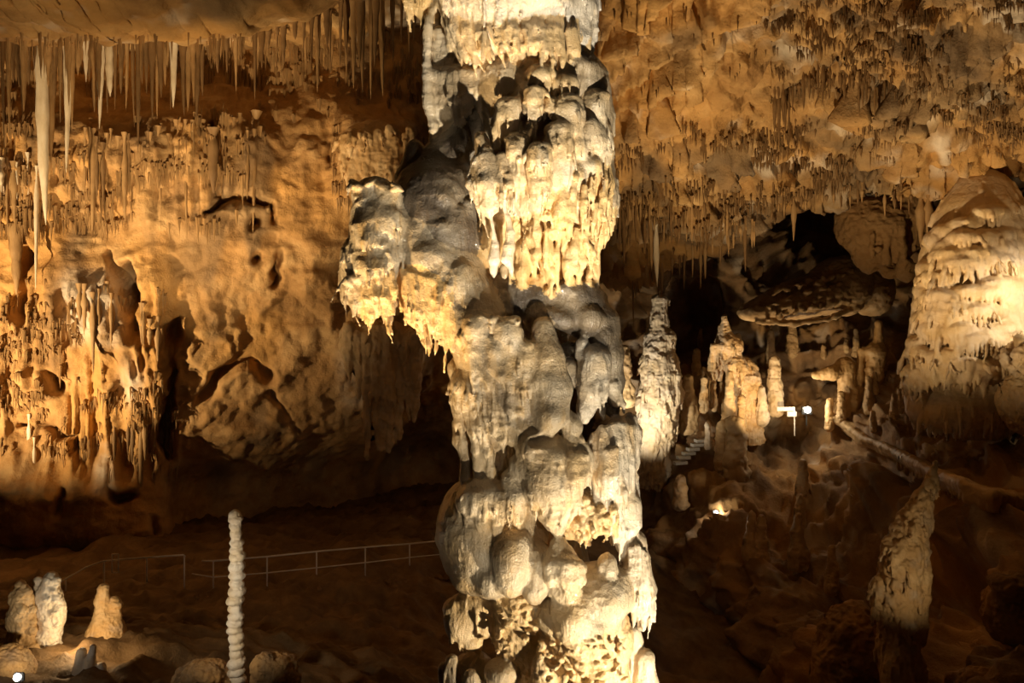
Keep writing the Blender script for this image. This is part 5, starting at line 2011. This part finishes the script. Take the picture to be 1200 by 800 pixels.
def railing(label, tops, mids, posts):
    """tops / mids: polylines of (u, v, Y); posts: (u, v_top, v_bottom, Y)"""
    b = W(posts[0][0], posts[0][2], posts[0][3])
    g = ground(b.x, b.y, 0)
    root = empty('railing', b, label, 'railing')
    L = lambda p: W(*p) - b
    pymesh('handrail', *tube([L(p) for p in tops], .028), M['steel'], root, True)
    if mids:
        pymesh('middle_rail', *tube([L(p) for p in mids], .02), M['steel'], root, True)
    for (u, vt, vb, Y) in posts:
        t = W(u, vt, Y)
        g = ground(t.x, t.y, t.z)
        z = W(u, vb, Y).z
        if g is not None:
            z = min(z, g.z) - .08
        pymesh('post', *tube([Vector((t.x, t.y, z)) - b, t - b], .026), M['steel'], root, True)


railing('curved steel railing on the path at lower left, behind the stalagmite pair', [(-20, 712, 24), (40, 700, 25.5), (77, 678, 26.5), (100, 665, 27), (122, 657, 27), (172, 653, 27), (215, 650, 27.3), (217, 652, 27.3)], None,
        [(77, 678, 700, 26.5), (122, 657, 692, 27), (172, 653, 690, 27), (216, 651, 690, 27.3)])
railing('straight steel railing on the path between slender stalagmite and central formation', [(237, 657, 27.2), (250, 657, 27), (313, 652, 27.6), (371, 646, 28.4), (428, 641, 29.5), (480, 637, 31), (530, 632, 32.3)],
        [(225, 672, 27.2), (250, 676, 27), (313, 671, 27.6), (371, 665, 28.4), (428, 659, 29.5), (480, 653, 31), (530, 648, 32.3)],
        [(250, 657, 693, 27), (313, 652, 688, 27.6), (371, 646, 683, 28.4), (428, 641, 677, 29.5), (480, 637, 670, 31)])

# small framed notice on the first railing
fr = W(135, 660, 26.9)
root = empty('notice_sign', fr, 'small empty steel frame fixed to the curved railing', 'sign')
for nm, c, sz in [('frame_side', (-.10, 0, 0), (.03, .03, .6)), ('frame_side', (.10, 0, 0), (.03, .03, .6)), ('frame_rail', (0, 0, .29), (.2, .03, .03)), ('frame_rail', (0, 0, -.29), (.2, .03, .03))]:
    boxmesh(nm, c, sz, M['steel'], root, .004)

# dry-stone retaining wall under the straight railing
rs = random.Random(8)
wb = W(400, 700, 28.2)
root = empty('stone_wall', wb, 'low dry-stone retaining wall under the straight railing', 'wall')
stones = []
import bmesh
for k in range(5):
    bm = bmesh.new()
    bmesh.ops.create_icosphere(bm, subdivisions=1, radius=1)
    for v in bm.verts:
        v.co *= rs.uniform(.8, 1.15)
    me = bpy.data.meshes.new('stone')
    bm.to_mesh(me)
    bm.free()
    me.materials.append(M['dark'])
    stones.append(me)
for row in range(4):
    u = 222 + rs.uniform(0, 6)
    while u < 545:
        Y = np.interp(u, [222, 371, 480, 545], [26.6, 28.0, 30.5, 32.0]) - .12 + row * -.03
        w = rs.uniform(8, 15)
        v = np.interp(u, [222, 371, 480, 545], [698, 688, 677, 670]) + row * 7.5 + rs.uniform(-1, 1)
        o = link('stone', rs.choice(stones), None, root)
        o.location = W(u + w / 2, v + 3, Y) - wb
        o.scale = (w * .53 * Y / FPX, .16, 4.3 * Y / FPX)
        o.rotation_euler = (0, rs.uniform(-.15, .15), rs.uniform(-.3, .3))
        u += w

# concrete steps
sb = W(800, 545, 44.0)
root = empty('staircase', sb, 'flight of six pale concrete steps right of the lit stalagmite', 'stairs')
for i, (u, v, w) in enumerate([(797, 541, 16), (801, 535, 15.5), (807, 530, 15), (812, 525, 14.5), (817, 520, 14), (821, 515, 14)]):
    Y = 44.0 + i * .3
    boxmesh('step', W(u, v + 1, Y) - sb, (w * Y / FPX, .34, .16), M['step'], root, .01, .35)

# white board, post and the bare lamp beside it
bb = W(925, 500, 45.0)
root = empty('notice_board', bb, 'white board on a post beside the bright lamp in the back chamber', 'sign')
boxmesh('board', W(921, 479, 45.0) - bb, (.95, .05, .22), M['board'], root, .01)
boxmesh('lower_board', W(928, 485, 45.0) - bb, (.5, .05, .26), M['board'], root, .01)
boxmesh('post', W(931, 495, 45.1) - bb, (.06, .06, 1.4), M['steel'], root, .01)


def floodlight(u, v, Y, label, sz, target, power, col):
    p = W(u, v, Y)
    root = empty('floodlight', p, label, 'lamp')
    boxmesh('housing', (0, .10 * sz, 0), (.5 * sz, .2 * sz, .42 * sz), M['black'], root, .02)
    import bmesh
    bm = bmesh.new()
    bmesh.ops.create_uvsphere(bm, u_segments=14, v_segments=8, radius=.17 * sz)
    me = bpy.data.meshes.new('bulb')
    bm.to_mesh(me)
    bm.free()
    o = link('bulb', me, M['lamp'], root)
    o.location = (0, -.06 * sz, .05 * sz)
    g = ground(p.x, p.y + .1 * sz, p.z)
    h = min(max(.3 * sz, (p.z - g.z) if g is not None else .3), .7)
    boxmesh('stand', (0, .12 * sz, -h / 2 - .1 * sz), (.06 * sz, .06 * sz, h), M['black'], root, .005)
    d = point('floodlight_glow', p + Vector((0, -.45 * sz, .25 * sz)), power, col, .1)
    d.parent = root
    d.location = (0, -.45 * sz, .25 * sz)


floodlight(946, 481, 44.6, 'bright round lamp beside the white board in the back chamber', 1.0, None, 130, CREAM)
floodlight(21, 794, 14.0, 'small glaring lamp in the bottom left corner', .35, None, 12, WHITE)
floodlight(839, 601, 40.5, 'little glowing lamp added in place of lit rocks on the rim of the dark pit', .6, None, 50, CREAM)  # added glow standing in for lit rocks at the pit rim
